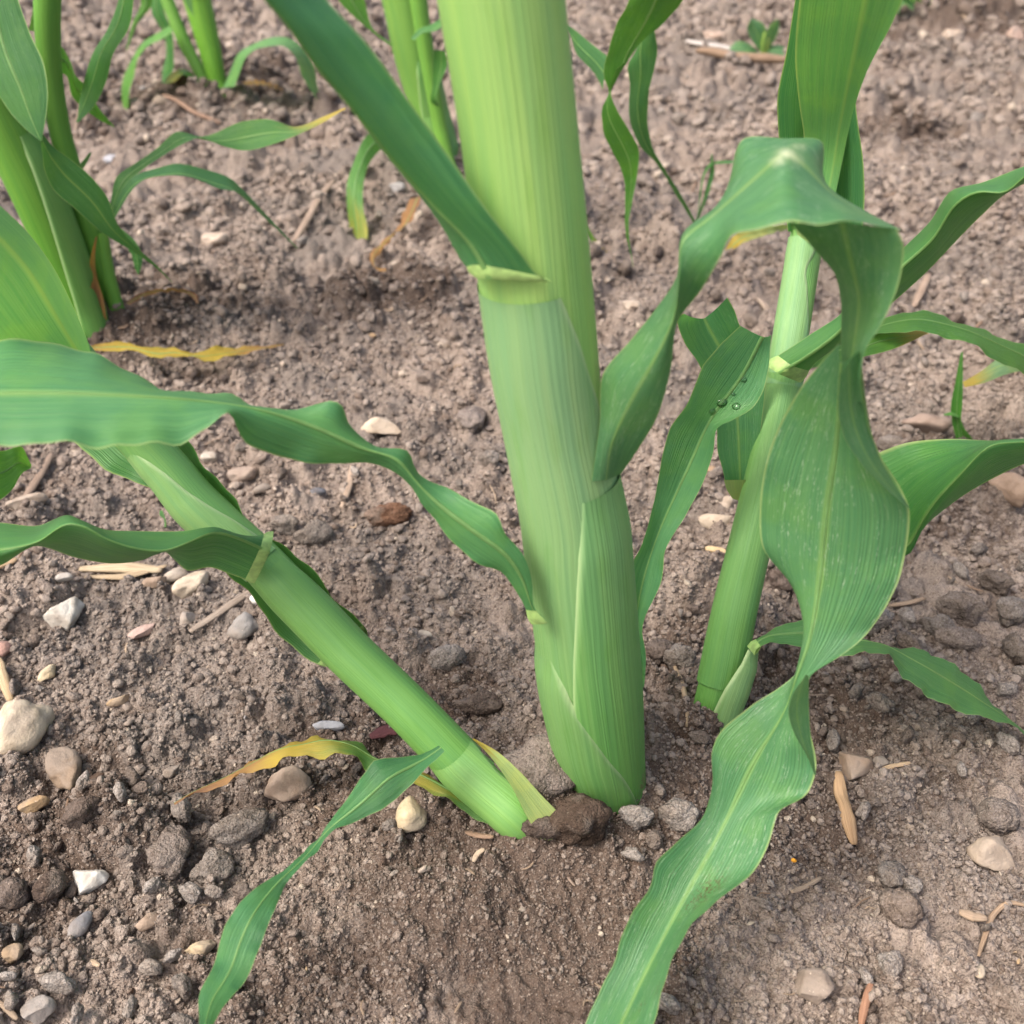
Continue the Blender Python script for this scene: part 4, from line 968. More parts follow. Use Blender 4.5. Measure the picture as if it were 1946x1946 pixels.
def put(name, me, px, py, w, h, rot, color, label, category, group=None, sink=0.36, tall=0.74, zextra=0.0):
    """a stone or clod whose outline is about w x h photo pixels round (px, py), resting on the soil"""
    p = hit(px, py)
    dep = float(np.dot(p - VIEW, [0, CP, -SP])); mpp = dep / FPX
    W = w * mpp
    Hh = tall * min(w, h) * mpp                                         # its height
    el = math.atan2(CAM_H, p[1])
    D = max((h * mpp - Hh * math.cos(el)) / max(math.sin(el), .25), 0.55 * min(W, h * mpp / 0.8))
    p = hit(px, py, Hh * (0.5 - sink) + 0.001)
    gx, gy = np.meshgrid(np.linspace(-.5, .5, 4) * W, np.linspace(-.5, .5, 4) * D)
    gz = float(top(p[0] + gx.ravel(), p[1] + gy.ravel()).mean()) + 0.0006
    o = bpy.data.objects.new(name, me); COL.objects.link(o)
    o.location = (p[0], p[1], gz + Hh * (0.5 - sink) + 0.001 + zextra)
    o.scale = (W / 2, D / 2, Hh / 2)
    o.rotation_euler = (0, 0, math.radians(rot) - math.atan2(p[0], p[1]))
    if category == 'soil clod' and color not in (DARKC, RUSTY):
        g_ = sum(color) / 3; color = tuple(.62 * c_ + .38 * g_ for c_ in color)
    if name == 'stone':
        color = tuple(.88 * c_ for c_ in color)
    o.color = (*color, 1)
    tag(o, label, category, group)
    return o

STONES = [mesh_np('stone', *stone_shape(100 + i, (2, 4, 7, 9, 3, 12, 6, 8)[i % 8], ICO4 if i < 8 else ICO3), M_STONE) for i in range(16)]
CLODS = [mesh_np('clod', *clod_shape(200 + i, ICO4 if i < 6 else ICO3, .40 if i < 6 else .5), M_CLOD) for i in range(16)]
CREAM = srgb(205, 190, 168); WHITE = srgb(225, 222, 214); GREY = srgb(150, 143, 137); TAN = srgb(178, 152, 118); BLUEGREY = srgb(140, 142, 148); PINK = srgb(185, 150, 138)
BROWN = srgb(128, 112, 99); SOILC = srgb(140, 128, 117); DARKC = srgb(84, 71, 62); RUSTY = srgb(124, 94, 76); LTC = srgb(160, 148, 137)
stones = [   # px, py, w, h, rotation, mesh, colour, label
    (40, 1388, 125, 125, 10, 0, CREAM, 'large smooth cream stone half sunk in soil near a straw stub'),
    (123, 1462, 60, 100, -5, 4, srgb(140, 122, 104), 'oblong brown stone standing beside a grey wood splinter'),
    (65, 1531, 52, 36, 0, 1, TAN, 'small flat tan pebble below the oblong brown stone'),
    (540, 1490, 74, 92, 25, 2, srgb(168, 150, 134), 'blocky grey-tan stone with an orange corner under the dying leaf'),
    (167, 1668, 66, 66, -35, 3, WHITE, 'bright white chipped stone poking out of crumbly soil'),
    (379, 1800, 56, 38, -20, 5, srgb(200, 180, 148), 'pointed cream pebble beside the low drooping blade'),
    (281, 1750, 48, 38, 0, 9, srgb(165, 145, 128), 'small rounded buff pebble among crumbs left of the drooping blade'),
    (326, 1469, 32, 28, 0, 10, LTC, 'small round grey pebble on open soil below the upright straw stub'),
    (225, 1331, 42, 22, 0, 11, TAN, 'flat orange-tan pebble above the upright straw stub'),
    (89, 1276, 42, 32, 25, 5, srgb(215, 198, 165), 'angular pale yellow pebble above the large smooth cream stone'),
    (150, 1752, 60, 42, 30, 12, BLUEGREY, 'dull blue-grey stone mostly buried below the bright white stone'),
    (74, 1918, 56, 56, 0, 1, GREY, 'rounded grey stone in the crumbly lower corner soil'),
    (25, 1811, 36, 40, 0, 4, srgb(160, 138, 112), 'round tan pebble among crumbs above the grey stone'),
    (781, 1551, 60, 72, 15, 8, srgb(208, 192, 160), 'heart-shaped cream stone beside the foot of the leaning stalk'),
    (625, 1384, 58, 28, -8, 13, srgb(158, 160, 166), 'thin blue-grey slab lying flat above the dying leaf'),
    (1625, 1463, 62, 76, 10, 3, srgb(142, 123, 106), 'five-sided brown stone touching the weathered wood chip'),
    (1670, 1459, 28, 36, 0, 10, LTC, 'small pebble right beside the five-sided brown stone'),
    (1887, 1616, 84, 84, 20, 6, srgb(190, 172, 152), 'large pale stone with a broken face, half caked in soil'),
    (1547, 1873, 68, 72, 0, 7, srgb(150, 136, 124), 'angular grey lump of stone right of the hanging blade tip'),
    (1858, 1848, 24, 34, 20, 9, CREAM, 'small oval cream pebble near the curved straw'),
    (127, 1170, 70, 74, 15, 3, srgb(208, 204, 194), 'angular whitish speckled stone left of the grey wood splint'),
    (129, 1124, 30, 22, 0, 13, srgb(185, 178, 170), 'small pale chip sitting behind the angular whitish stone'),
    (366, 1114, 72, 46, 25, 4, srgb(205, 190, 170), 'oblong cream stone beside the shredded pale stalk litter'),
    (335, 1095, 46, 36, 0, 9, srgb(180, 168, 155), 'rounded pale stone touching the shredded stalk litter'),
    (297, 1117, 42, 28, -15, 11, srgb(165, 145, 128), 'brownish pebble left of the oblong cream stone'),
    (464, 1194, 58, 64, -15, 0, srgb(150, 146, 142), 'egg-shaped grey stone at the end of the wood splint'),
    (495, 1161, 30, 30, 0, 12, WHITE, 'small round white pebble under the leaning stalk'),
    (268, 1197, 54, 24, 8, 7, srgb(190, 165, 155), 'flat pinkish stone left of the wood splint'),
    (355, 1172, 38, 38, 40, 6, srgb(175, 165, 156), 'small pale angular stone just above the wood splint'),
    (60, 980, 70, 36, 0, 1, srgb(175, 160, 145), 'broad flat buff stone behind the waving blade'),
    (462, 905, 54, 36, 0, 4, srgb(160, 143, 130), 'oval brownish stone behind the leaning stalk'),
    (498, 930, 36, 22, 15, 9, LTC, 'small stone touching the oval brownish one'),
    (397, 872, 30, 28, 0, 13, srgb(190, 180, 168), 'small pale pebble beside the leaf behind the leaning stalk'),
    (7, 1240, 34, 40, 0, 12, PINK, 'pink stone cut by the frame above a straw stub'),
    (605, 939, 28, 22, 0, 15, srgb(120, 120, 126), 'small dark blue-grey stone between two straws'),
    (724, 818, 72, 46, -5, 6, srgb(205, 188, 168), 'pale cream stone above the sweeping long blade'),
    (806, 1206, 30, 20, -10, 13, srgb(195, 185, 172), 'small whitish stone left of the thick stalk'),
    (755, 357, 30, 24, 0, 1, srgb(175, 172, 170), 'small light grey stone behind the blade of the thick stalk'),
    (409, 455, 48, 30, 0, 4, srgb(195, 178, 162), 'pale rounded stone among far clods near the thin leaf tip'),
    (217, 312, 34, 22, 0, 12, srgb(175, 178, 186), 'bluish white stone beside the clump of thin leaves'),
    (1931, 60, 32, 38, 0, 6, srgb(180, 155, 140), 'pinkish far stone at the foot of the dark heap'),
    (1804, 88, 34, 28, 0, 3, srgb(190, 172, 155), 'blocky far stone in front of the dark soil heap'),
    (1909, 942, 90, 66, -25, 2, srgb(160, 138, 120), 'large brown stone half buried under the broad folded leaf'),
    (1757, 815, 84, 52, 10, 14, srgb(148, 130, 118), 'broad brown stone behind the broad folded leaf'),
    (1377, 978, 46, 40, 0, 5, srgb(178, 164, 150), 'pale blocky stone behind the slender stalk'),
    (1360, 1019, 68, 42, 0, 11, srgb(185, 170, 152), 'flat buff stone in front of the pale blocky one'),
    (1356, 1056, 44, 20, 5, 13, srgb(205, 180, 140), 'thin yellowish stone below the flat buff stone'),
    (1360, 75, 52, 24, 0, 4, srgb(180, 160, 145), 'far pale stone beside the small weed'),
    (1197, 627, 34, 22, 0, 1, srgb(195, 180, 165), 'pale stone between the thick stalk and its climbing blade'),
    (412, 175, 30, 16, 0, 12, srgb(225, 205, 180), 'cream pebble at the foot of the small far plant'),
    (376, 1, 22, 14, 0, 9, srgb(180, 180, 186), 'far grey pebble behind the small far plant'),
    (427, 32, 22, 18, 0, 10, srgb(180, 182, 190), 'bluish far pebble up the field from the small far plant'),
]
for px, py, w, h, rot, mi, col, lab in stones:
    put('stone', STONES[mi], px, py, w * 1.06, h * 1.15, rot, col, lab, 'stone')
clods = [
    (1020, 1453, 116, 112, 0, 0, srgb(140, 123, 112), 'large grey crumbly clod wedged behind the thick stalk'),
    (1104, 1562, 98, 96, 10, 1, DARKC, 'round dark brown clod at the foot of the thick stalk'),
    (1209, 1553, 56, 46, 0, 2, LTC, 'pale clod just right of the round dark clod'),
    (1291, 1549, 66, 56, 0, 3, LTC, 'pale rounded clod beside the edge of the hanging blade'),
    (1243, 1600, 28, 36, 0, 4, BROWN, 'smooth brown clod below the pale clods'),
    (741, 1576, 26, 24, 0, 5, SOILC, 'small clod touching the heart-shaped stone'),
    (457, 1577, 94, 66, 0, 2, SOILC, 'broad grey clod left of the low drooping blade'),
    (326, 1626, 68, 88, -30, 3, srgb(140, 124, 112), 'long grey clod sloping down towards the white stone'),
    (402, 1648, 62, 62, 0, 0, SOILC, 'rounded clod right of the long sloping clod'),
    (22, 1697, 56, 62, 0, 4, srgb(122, 104, 92), 'brown clod at the left edge below the tan pebble'),
    (96, 1684, 60, 56, 0, 5, srgb(108, 88, 75), 'dark brown clod left of the bright white stone'),
    (172, 1578, 60, 52, 0, 1, srgb(112, 93, 80), 'dark crumbly clod below the grey wood splinter'),
    (1695, 1660, 42, 56, 15, 2, SOILC, 'upright oval clod in the open soil right of the hanging blade'),
    (1735, 1678, 34, 30, 0, 3, LTC, 'pale clod beside the upright oval clod'),
    (1713, 1729, 70, 70, 0, 4, srgb(140, 120, 104), 'big round brown clod below the upright oval clod'),
    (1895, 1551, 66, 72, -20, 5, srgb(140, 124, 112), 'large clod leaning against the large pale stone'),
    (1692, 1826, 36, 44, 0, 0, LTC, 'pale clod below the big round brown clod'),
    (1271, 1906, 44, 32, -15, 1, LTC, 'clod right of the hanging blade at the bottom'),
    (897, 800, 46, 54, 0, 2, srgb(150, 134, 124), 'upright grey clod above a cluster of crumbs'),
    (931, 879, 34, 30, 0, 3, LTC, 'clod left of the thick stalk by the cluster of crumbs'),
    (741, 974, 78, 40, 0, 4, RUSTY, 'rusty red-brown clod under the sweeping long blade'),
    (850, 1252, 66, 50, 0, 5, LTC, 'broad flat clod left of the foot of the thick stalk'),
    (543, 999, 46, 36, -20, 1, srgb(150, 138, 126), 'angular clod above the sheath behind the leaning stalk'),
    (595, 1012, 56, 44, 0, 0, SOILC, 'rounded clod right of the angular clod'),
    (1293, 1248, 54, 50, 0, 3, SOILC, 'round clod between the thick and the slender stalk'),
    (1255, 1235, 44, 48, 0, 2, srgb(120, 103, 92), 'clod tucked against the leaf tip beside the thick stalk'),
    (1492, 1104, 52, 48, 0, 4, srgb(128, 108, 96), 'brown clod between slender stalk and hanging blade'),
    (1822, 1213, 76, 42, 10, 5, srgb(150, 132, 118), 'broad pale clod above the low right-hand leaf'),
    (1783, 1188, 50, 42, 0, 0, SOILC, 'rounded clod behind the broad pale clod'),
    (1829, 1157, 70, 60, 0, 1, srgb(135, 118, 105), 'large crumbly clod right of the hanging blade'),
    (1925, 1158, 50, 60, 0, 2, SOILC, 'large clod at the right edge below the brown stone'),
    (1695, 843, 46, 32, 0, 3, SOILC, 'clod at the root of the broad folded leaf'),
    (1038, 1580, 84, 44, 0, 5, srgb(96, 80, 69), 'damp crumbly clod heaped against the foot of the leaning stalk'),
    (1378, 1408, 46, 30, 0, 3, srgb(116, 101, 90), 'low clod against the foot of the slender stalk'),
    (1330, 1402, 36, 26, 0, 4, srgb(112, 97, 86), 'small dark clod before the foot of the slender stalk'),
    (910, 1330, 70, 40, 0, 0, srgb(110, 92, 80), 'dark overhanging clod between the two front stalks'),
]
for px, py, w, h, rot, mi, col, lab in clods:
    put('soil_clod', CLODS[mi], px, py, w * 1.1, h * 1.3, rot, col, lab, 'soil clod', sink=0.2, tall=0.85)
# the many smaller clods, all much alike
taken = [(a[0], a[1], max(a[2], a[3])) for a in stones + clods]
rs = np.random.default_rng(77)
k = 0
while k < 215:
    px, py = rs.uniform(-40, 1986), rs.uniform(5, 1990)
    w = 15 + 25 * rs.random() ** 2.5
    if py < 500: w *= 0.75
    if ((px - 930) / 300) ** 2 + ((py - 1740) / 170) ** 2 < 1 and rs.random() < .85: continue
    if 880 < px < 1120 and py < 900: continue
    if any(abs(px - a) < (w + s) * .55 and abs(py - b) < (w + s) * .5 for a, b, s in taken): continue
    taken.append((px, py, w))
    c = np.array([SOILC, LTC, BROWN, srgb(118, 100, 88), srgb(146, 130, 118)][rs.integers(5)]) * rs.uniform(.85, 1.15)
    put('soil_clod', CLODS[6 + rs.integers(10)], px, py, w, w * rs.uniform(.65, .95), rs.uniform(0, 360), tuple(c), 'small rounded grey-brown clod lying loose among many on the soil', 'soil clod', 'small clods scattered over the soil', sink=.12, tall=.88)
    k += 1
for (x0, x1, y0, y1, cnt, lab, grp) in ((1560, 1960, 1040, 1420, 26, 'lumpy clod in the cloddy soil right of the hanging blade', 'lumpy clods right of the hanging blade'),
                                        (-20, 470, 1480, 1950, 24, 'lumpy clod in the cloddy soil round the bright white stone', 'lumpy clods round the white stone')):
    k = 0; tries = 0
    while k < cnt and tries < 4000:
        tries += 1
        px, py = rs.uniform(x0, x1), rs.uniform(y0, y1)
        w = 30 + 36 * rs.random() ** 1.6
        if any(abs(px - a) < (w + s) * .5 and abs(py - b) < (w + s) * .42 for a, b, s in taken if s > 22): continue
        taken.append((px, py, w))
        c = np.array([SOILC, LTC, BROWN, LTC, srgb(150, 138, 127)][rs.integers(5)]) * rs.uniform(.9, 1.15)
        put('soil_clod', CLODS[rs.integers(16)], px, py, w, w * rs.uniform(.75, 1.05), rs.uniform(0, 360), tuple(c), lab, 'soil clod', grp, sink=.10, tall=.9)
        k += 1
k = 0
while k < 60:
    px, py = rs.uniform(-20, 1966), rs.uniform(5, 1960)
    w = 9 + 15 * rs.random() ** 2
    if 880 < px < 1120 and py < 900: continue
    if any(abs(px - a) < (w + s) * .55 and abs(py - b) < (w + s) * .5 for a, b, s in taken): continue
    taken.append((px, py, w))
    c = np.array([CREAM, srgb(190, 175, 160), TAN, srgb(170, 165, 162), LTC][rs.integers(5)]) * rs.uniform(.8, 1.05)
    put('pebble', STONES[8 + rs.integers(8)], px, py, w, w * rs.uniform(.6, .9), rs.uniform(0, 360), tuple(c), 'tiny pale pebble lying singly on the soil', 'pebble', 'tiny pale pebbles scattered over the soil', sink=.25)
    k += 1
bead = put('seed_bead', STONES[12], 1508, 1638, 11, 11, 0, srgb(228, 160, 50), 'tiny round amber bead on the soil right of the hanging blade', 'bead', sink=.1, tall=1.0)

# ---- straw and wood
def stick(name, pts, wpx, color, label, category, group=None, flat=0.45, lift=0.0, taper=0.5, rag=0.15, seed=0):
    n = 18; k = 10
    q = spline(pts, n)
    P = []; mp = []
    for i in range(n + 1):
        h_ = hit(q[i, 0], q[i, 1], 0.0008)
        P.append(h_); mp.append(float(np.dot(h_ - VIEW, [0, CP, -SP])) / FPX)
    P = np.array(P); r = wpx * np.mean(mp) / 2
    g = top(P[:, 0], P[:, 1])
    if len(pts) <= 3:
        cf = np.polyfit(np.arange(n + 1), g, 1); zz = np.polyval(cf, np.arange(n + 1)); zz = zz + 0.55 * np.max(g - zz)
    else:
        zz = np.maximum(smooth_rows(g, 8), smooth_rows(np.maximum(g, smooth_rows(g, 4)), 6))
    P[:, 2] = zz + r * flat * 0.6 + 0.001 + lift * np.sin(np.linspace(0, math.pi, n + 1))
    t = np.linspace(0, 1, n + 1)
    tan = np.gradient(P, axis=0); tan /= np.linalg.norm(tan, axis=1)[:, None]
    side = np.cross(tan, [0, 0, 1]); side /= np.linalg.norm(side, axis=1)[:, None]; up = np.cross(side, tan)
    a = np.linspace(0, 2 * math.pi, k, endpoint=False)
    prof = r * (1 - taper * np.abs(2 * t - 1) ** 4) * (1 + rag * vnoise2(t * 7 + seed, np.full(n + 1, seed * 1.7), 91) * 2)
    wob = 1 + rag * 1.4 * vnoise2(np.tile(a, n + 1) * 1.6 + seed, np.repeat(t * 5, k), 92)
    R = prof[:, None] * wob.reshape(n + 1, k)
    V = P[:, None, :] + side[:, None, :] * (np.cos(a) * R)[:, :, None] + up[:, None, :] * (np.sin(a) * R * flat)[:, :, None]
    i = np.arange(n)[:, None] * k + np.arange(k)[None, :]; j = np.arange(n)[:, None] * k + (np.arange(k)[None, :] + 1) % k
    f = np.stack([i.ravel(), j.ravel(), j.ravel() + k, i.ravel() + k], 1)
    ends = np.array([V[0].mean(0), V[-1].mean(0)])
    nb = (n + 1) * k
    c0 = np.array([[(m + 1) % k, m, nb, nb] for m in range(k)]); c1 = np.array([[n * k + m, n * k + (m + 1) % k, nb + 1, nb + 1] for m in range(k)])
    verts = np.concatenate([V.reshape(-1, 3), ends]); 
    arc = np.concatenate([[0], np.cumsum(np.linalg.norm(np.diff(P, axis=0), axis=1))])
    uv = np.concatenate([np.stack([np.repeat(arc, k), np.tile(np.abs(a - math.pi), n + 1)], 1), [[0, 0], [arc[-1], 0]]])
    c = verts[:nb].mean(0)
    tri = np.concatenate([np.stack([f[:, 0], f[:, 1], f[:, 2]], 1), np.stack([f[:, 0], f[:, 2], f[:, 3]], 1), c0[:, :3], c1[:, :3]])
    o = link(name, mesh_np(name, verts - c, tri, M_STRAW, True, uv), None, color)
    o.location = Vector([float(v) for v in c])
    return tag(o, label, category, group)
STRAW = srgb(205, 182, 148); OLDWOOD = srgb(150, 136, 124); DARKWOOD = srgb(112, 94, 82); REDST = srgb(176, 136, 112)
sticks = [
    ('wood_chip', [(1590, 1480), (1600, 1530), (1612, 1575), (1624, 1602)], 26, srgb(196, 165, 130), 'weathered tan wood chip below the five-sided brown stone', 'wood chip', .6),
    ('wood_splint', [(362, 1208), (420, 1172), (490, 1128)], 17, srgb(165, 152, 140), 'flat grey wood splint pointing at the leaning stalk', 'wood splint', .4),
    ('wood_splinter', [(140, 1520), (165, 1490), (192, 1456)], 22, DARKWOOD, 'dark grey-brown wood splinter beside the oblong brown stone', 'wood splinter', .35),
    ('straw_stub', [(252, 1355), (251, 1380), (250, 1402)], 17, srgb(172, 158, 146), 'short upright grey straw stub on open soil', 'straw', .5),
    ('straw_stub', [(2, 1262), (10, 1300), (22, 1335)], 18, STRAW, 'straw stub pointing at the large smooth cream stone', 'straw', .6),
    ('stalk_litter', [(150, 1078), (220, 1082), (310, 1092)], 26, srgb(205, 188, 160), 'shredded pale stalk litter under the waving blade', 'stalk litter', .35),
    ('stalk_litter', [(160, 1092), (240, 1098), (320, 1086)], 14, srgb(190, 172, 145), 'thin frayed strip along the shredded stalk litter', 'stalk litter', .35),
    ('straw_piece', [(-10, 1126), (20, 1118), (50, 1110)], 18, srgb(190, 165, 135), 'tan straw poking in below the waving blade', 'straw', .5),
    ('straw_piece', [(668, 884), (664, 930), (650, 976)], 12, srgb(188, 168, 150), 'bent pale straw just under the sweeping long blade', 'straw', .5),
    ('straw_piece', [(100, 862), (70, 915), (36, 960)], 15, srgb(160, 142, 128), 'grey straw slanting behind the waving blade', 'straw', .5),
    ('straw_piece', [(170, 1816), (180, 1830), (192, 1842)], 10, srgb(200, 180, 155), 'stubby pale straw left of the drooping blade', 'straw', .6),
    ('straw_piece', [(0, 1910), (18, 1925), (36, 1942)], 11, srgb(178, 160, 140), 'pale straw in the corner by the rounded grey stone', 'straw', .6),
    ('straw_piece', [(900, 1650), (907, 1636), (921, 1627)], 11, srgb(200, 182, 160), 'tiny crooked straw on the damp mound', 'straw', .6),
    ('straw_piece', [(885, 1578), (910, 1588), (938, 1592)], 12, srgb(160, 135, 115), 'brown straw lying before the foot of the leaning stalk', 'straw', .6),
    ('straw_piece', [(1818, 1744), (1845, 1750), (1872, 1752)], 20, srgb(190, 168, 145), 'thick straw stub near the curved straw', 'straw', .6),
    ('straw_piece', [(1960, 1716), (1912, 1716), (1888, 1738), (1872, 1780), (1858, 1820)], 10, srgb(190, 165, 140), 'long curved straw right of the big round clod', 'straw', .7),
    ('straw_piece', [(1655, 1868), (1645, 1905), (1636, 1950)], 16, REDST, 'reddish stalk stub below the pale clod', 'straw', .7),
    ('straw_piece', [(1670, 1480), (1695, 1476), (1722, 1472)], 10, srgb(205, 180, 150), 'thin straw right of the five-sided brown stone', 'straw', .5),
    ('straw_piece', [(1502, 1702), (1528, 1690), (1560, 1668)], 11, srgb(190, 170, 148), 'pale twisted root bit right of the hanging blade', 'root', .6),
    ('fallen_stalk', [(1320, 126), (1400, 131), (1500, 138)], 22, srgb(152, 130, 110), 'fallen brown maize stalk lying beside the small weed', 'fallen stalk', .8),
    ('straw_piece', [(1300, 96), (1370, 103), (1455, 109)], 17, srgb(215, 210, 205), 'whitish straw resting on the fallen brown stalk', 'straw', .5),
    ('straw_piece', [(315, 205), (370, 222), (420, 240)], 10, srgb(150, 125, 108), 'brown stick below the small far plant', 'stick', .7),
    ('straw_piece', [(1335, 905), (1360, 912), (1385, 913)], 20, srgb(175, 150, 125), 'tan stick behind the slender stalk', 'stick', .6),
    ('straw_piece', [(1690, 1150), (1730, 1142), (1760, 1132)], 11, srgb(170, 150, 130), 'straw right of the hanging blade among big clods', 'straw', .5),
    ('dry_stem', [(1277, 1240), (1288, 1290), (1300, 1330), (1305, 1385)], 9, srgb(188, 166, 138), 'thin dry stem standing beside the slender stalk', 'dry stem', .8),
    ('straw_piece', [(560, 460), (600, 420), (640, 385)], 14, srgb(165, 148, 134), 'grey straw pointing at the yellowing leaf tip', 'straw', .5),
    ('straw_piece', [(1735, 590), (1750, 560), (1762, 535)], 14, srgb(175, 155, 138), 'grey straw behind the arching right leaf', 'straw', .5),
    ('straw_piece', [(1440, 565), (1452, 585), (1458, 598)], 12, srgb(190, 172, 155), 'short straw behind the buckled blade', 'straw', .5),
    ('leaf_litter', [(705, 1412), (735, 1400), (765, 1396)], 30, srgb(92, 58, 62), 'dark purple scrap of dead leaf under the leaning stalk', 'leaf litter', .25),
]
for i, (nm, pts, w, col, lab, cat, fl) in enumerate(sticks):
    stick(nm, pts, w, col, lab, cat, None, fl, rag=.3 if nm in ('stalk_litter', 'leaf_litter') else .12, seed=i)
for i in range(90):
    px, py = rs.uniform(-10, 1956), rs.uniform(10, 1950)
    if 880 < px < 1120 and py < 900: continue
    L_ = rs.uniform(14, 42); a = rs.uniform(0, math.pi); b = rs.uniform(-6, 6)
    dx, dy = L_ * math.cos(a) / 2, L_ * math.sin(a) / 2 * .8
    c = np.array([srgb(190, 170, 148), srgb(165, 148, 134), srgb(150, 128, 110), srgb(165, 146, 126)][rs.integers(4)])
    stick('straw_fibre', [(px - dx, py - dy), (px + b, py + b), (px + dx, py + dy)], rs.uniform(2.6, 5.5), tuple(c), 'thin short straw fibre lying loose on the soil', 'straw', 'straw fibres strewn over the soil', .7, seed=i)

# ---- dead leaves on the ground
def ground_leaf(name, top_pts, bot_pts, lift, color, wither, label, category, cup=.1, n=44):
    l = spline(top_pts, n); r = spline(bot_pts, n)
    hl = lin(lift, n)
    yl = [hit(l[i, 0], l[i, 1], 0.004 + hl[i])[1] for i in range(n + 1)]
    yr = [hit(r[i, 0], r[i, 1], 0.004 + hl[i] * .8)[1] for i in range(n + 1)]
    c = hit(*l[n // 2])
    t = thing(name, c, label, category)
    leaf(t, patch(L=[tuple(p) for p in l[::3]], R=[tuple(p) for p in r[::3]], YL=smooth_rows(np.array(yl), 4)[::3], YR=smooth_rows(np.array(yr), 4)[::3], cup=cup, n=n, wither=wither, ripple=.0012, rip_n=6), color, 0.1, rib=.0006, name='blade')
    return t
ground_leaf('dead_leaf', z1((470, 1815), (560, 1795), (640, 1793), (800, 1828), (900, 1816), (980, 1852), (1100, 1825), (1300, 1818), (1420, 1810), (1540, 1795)), z1((480, 1835), (560, 1842), (700, 1840), (850, 1882), (960, 1862), (1060, 1892), (1200, 1872), (1300, 1850), (1420, 1826), (1540, 1799)),
            [.01, .012, .01, .006, .004], (.30, .36, .06), [.6, .5, .4, .35, .45, .4, .42, .6, .85], 'dead orange-yellow leaf lying across the soil below the tillered clump', 'dead leaf')
ground_leaf('dead_leaf', z1((660, 1590), (720, 1545), (850, 1515), (990, 1525), (1045, 1560), (1042, 1590)), z1((680, 1600), (730, 1570), (850, 1532), (975, 1540), (1020, 1570), (1030, 1592)), [.006, .012, .006], (.3, .25, .1), [.9, .8, .75, .85, .95], 'small curled brown leaf beside the tillered clump', 'dead leaf', n=24)
ground_leaf('dead_leaf', z2((556, 1020), (525, 1110), (475, 1185), (410, 1215), (345, 1275), (282, 1335), (300, 1395), (370, 1408)), z2((500, 1040), (462, 1110), (430, 1200), (375, 1280), (330, 1335), (305, 1370), (325, 1418), (365, 1425)), [.02, .012, .004, .004], (.3, .25, .1), [.85, .8, .78, .75, .8], 'twisted reddish brown dead leaf below the yellowing leaf tip', 'dead leaf', n=30)
ground_leaf('dead_leaf', z1((1270, 430), (1360, 422), (1430, 440), (1510, 478)), z1((1290, 445), (1370, 445), (1430, 462), (1508, 484)), [.01, .012, .004], (.3, .25, .1), [.8, .75, .72, .8], 'small dry brown leaf right of the small far plant', 'dead leaf', n=20)
ground_leaf('dead_leaf', z3((365, 1310), (420, 1225), (520, 1200), (620, 1180), (700, 1182)), z3((400, 1312), (470, 1270), (560, 1240), (640, 1215), (705, 1200)), [.004, .02, .03], (.30, .42, .18), [.5, .25, .2, .1, .05], 'pale yellow-green leaf lying behind the buckled blade', 'dead leaf', n=24)

# ---- sprouts and weed
def sprout(name, blades, base_px, color, label, category):
    b = hit(*base_px)
    t = thing(name, b, label, category)
    for L, R in blades:
        leaf(t, patch(L=L, R=R, YL=float(b[1]) - .003, YR=float(b[1]) - .006, n=20, nv=6, cup=.12), color, 0.1, rib=.0003, name='blade')
    return t
sprout('grass_sprout', [(z6((1575, 645), (1555, 560), (1548, 500), (1575, 330), (1600, 195)), z6((1610, 640), (1600, 560), (1608, 480), (1612, 330), (1612, 180))), (z6((1560, 500), (1575, 570), (1600, 620), (1640, 650)), z6((1600, 540), (1620, 590), (1650, 630), (1668, 652))), (z6((1590, 520), (1560, 505), (1510, 515)), z6((1590, 535), (1555, 525), (1512, 522)))], (1826, 832), (.075, .27, .05), 'small bright grass sprout standing on soil behind the broad folded leaf', 'grass')
sprout('grass_sprout', [(z3((205, 1175), (255, 1020), (285, 900), (290, 810)), z3((215, 1178), (275, 1020), (308, 900), (296, 808))), (z3((210, 1170), (300, 850), (380, 842), (440, 845)), z3((214, 1172), (310, 862), (380, 858), (440, 852)))], (1322, 428), (.06, .22, .07), 'slim bluish grass sprout behind the hanging narrow leaf tip', 'grass')
sprout('seedling', [(z4((862, 1110), (860, 1070), (835, 1040), (840, 1022)), z4((868, 1110), (866, 1065), (860, 1040), (850, 1020)))], (314, 1002), (.14, .36, .14), 'tiny seedling sprouting above the waving blade', 'seedling')
bW = hit(1446, 118)
Wd = thing('weed', bW, 'small broad-leaved weed growing by the fallen stalk', 'weed')
yw = float(bW[1])
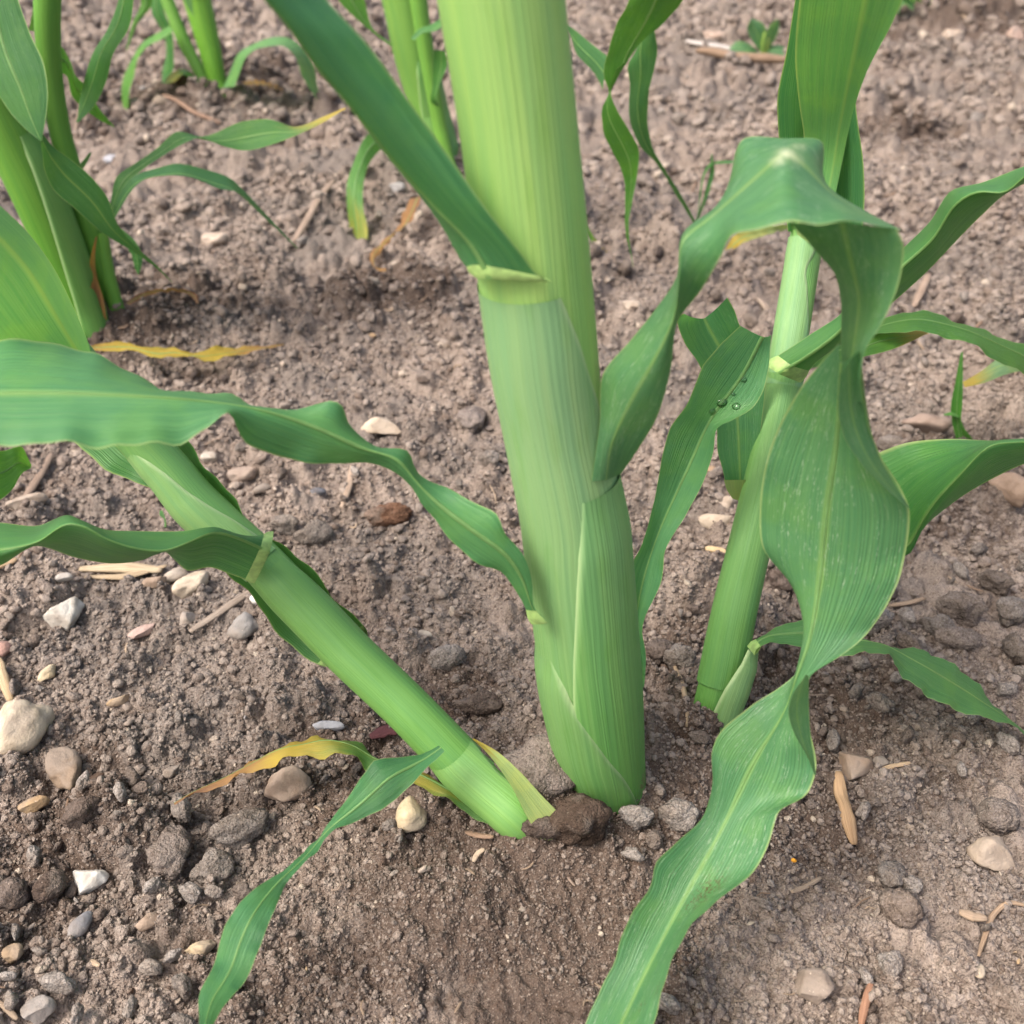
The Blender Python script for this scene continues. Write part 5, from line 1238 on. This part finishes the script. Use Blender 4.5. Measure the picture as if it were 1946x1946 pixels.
for L, R in ((z3((560, 320), (470, 290), (400, 270), (388, 255)), z3((555, 290), (490, 230), (430, 215), (388, 250))), (z3((560, 300), (620, 285), (670, 290), (690, 270)), z3((560, 270), (610, 240), (660, 238), (692, 262))),
             (z3((550, 270), (510, 220), (480, 140), (500, 100)), z3((575, 260), (590, 200), (560, 120), (505, 98))), (z3((560, 270), (570, 200), (600, 130), (640, 100)), z3((590, 270), (630, 200), (650, 150), (645, 102)))):
    leaf(Wd, patch(L=L, R=R, YL=yw - .01, YR=yw + .005, n=14, nv=8, cup=.08), (.10, .24, .11), 0.2, rib=.0008)
tube(Wd, 'stem', [(1452, 118, 8, yw), (1452, 100, 9, yw), (1456, 78, 10, yw), (1455, 60, 4, yw)], (.22, .34, .08), n=10, nv=10)

# ---- drops of water on the folded blade
S = front['S']; q = S.reshape(-1, 3); r0 = q - VIEW
dz_ = r0 @ np.array([0, CP, -SP]); sx_ = 973 + FPX * r0[:, 0] / dz_; sy_ = 973 - FPX * (r0 @ np.array([0, SP, CP])) / dz_
gu = np.gradient(S, axis=0); gv = np.gradient(S, axis=1); nn = np.cross(gu, gv); nn /= np.linalg.norm(nn, axis=2)[:, :, None] + 1e-12
nn = nn.reshape(-1, 3); nn *= np.where(np.sum(nn * (VIEW - q), 1) < 0, -1, 1)[:, None]
dv, df = ICO3
for k, (px, py, w, lab) in enumerate(((1417, 719, 14, 'round water drop high on the folded blade'), (1368, 768, 24, 'largest water drop in the bend of the folded blade'), (1398, 777, 20, 'oval water drop just right of the largest drop'), (1356, 780, 14, 'small water drop left of the largest drop'), (1390, 752, 9, 'tiny water drop above the oval drop'))):
    i = int(np.argmin((sx_ - px) ** 2 + (sy_ - py) ** 2))
    rr = 0.8 * w * dz_[i] / FPX / 2
    sh = dv * np.array([1.15, .9, .55]) * (1 + .12 * vnoise3(dv * 1.5, 300 + k))[:, None]
    sh[:, 2] = np.maximum(sh[:, 2], -0.12)
    o = link('water_drop', mesh_np('water_drop', sh * rr, df, M_WATER))
    o.location = Vector([float(v) for v in q[i] + nn[i] * rr * .10])
    o.rotation_euler = Vector([float(v) for v in nn[i]]).to_track_quat('Z', 'Y').to_euler()
    tag(o, lab, 'water drop')
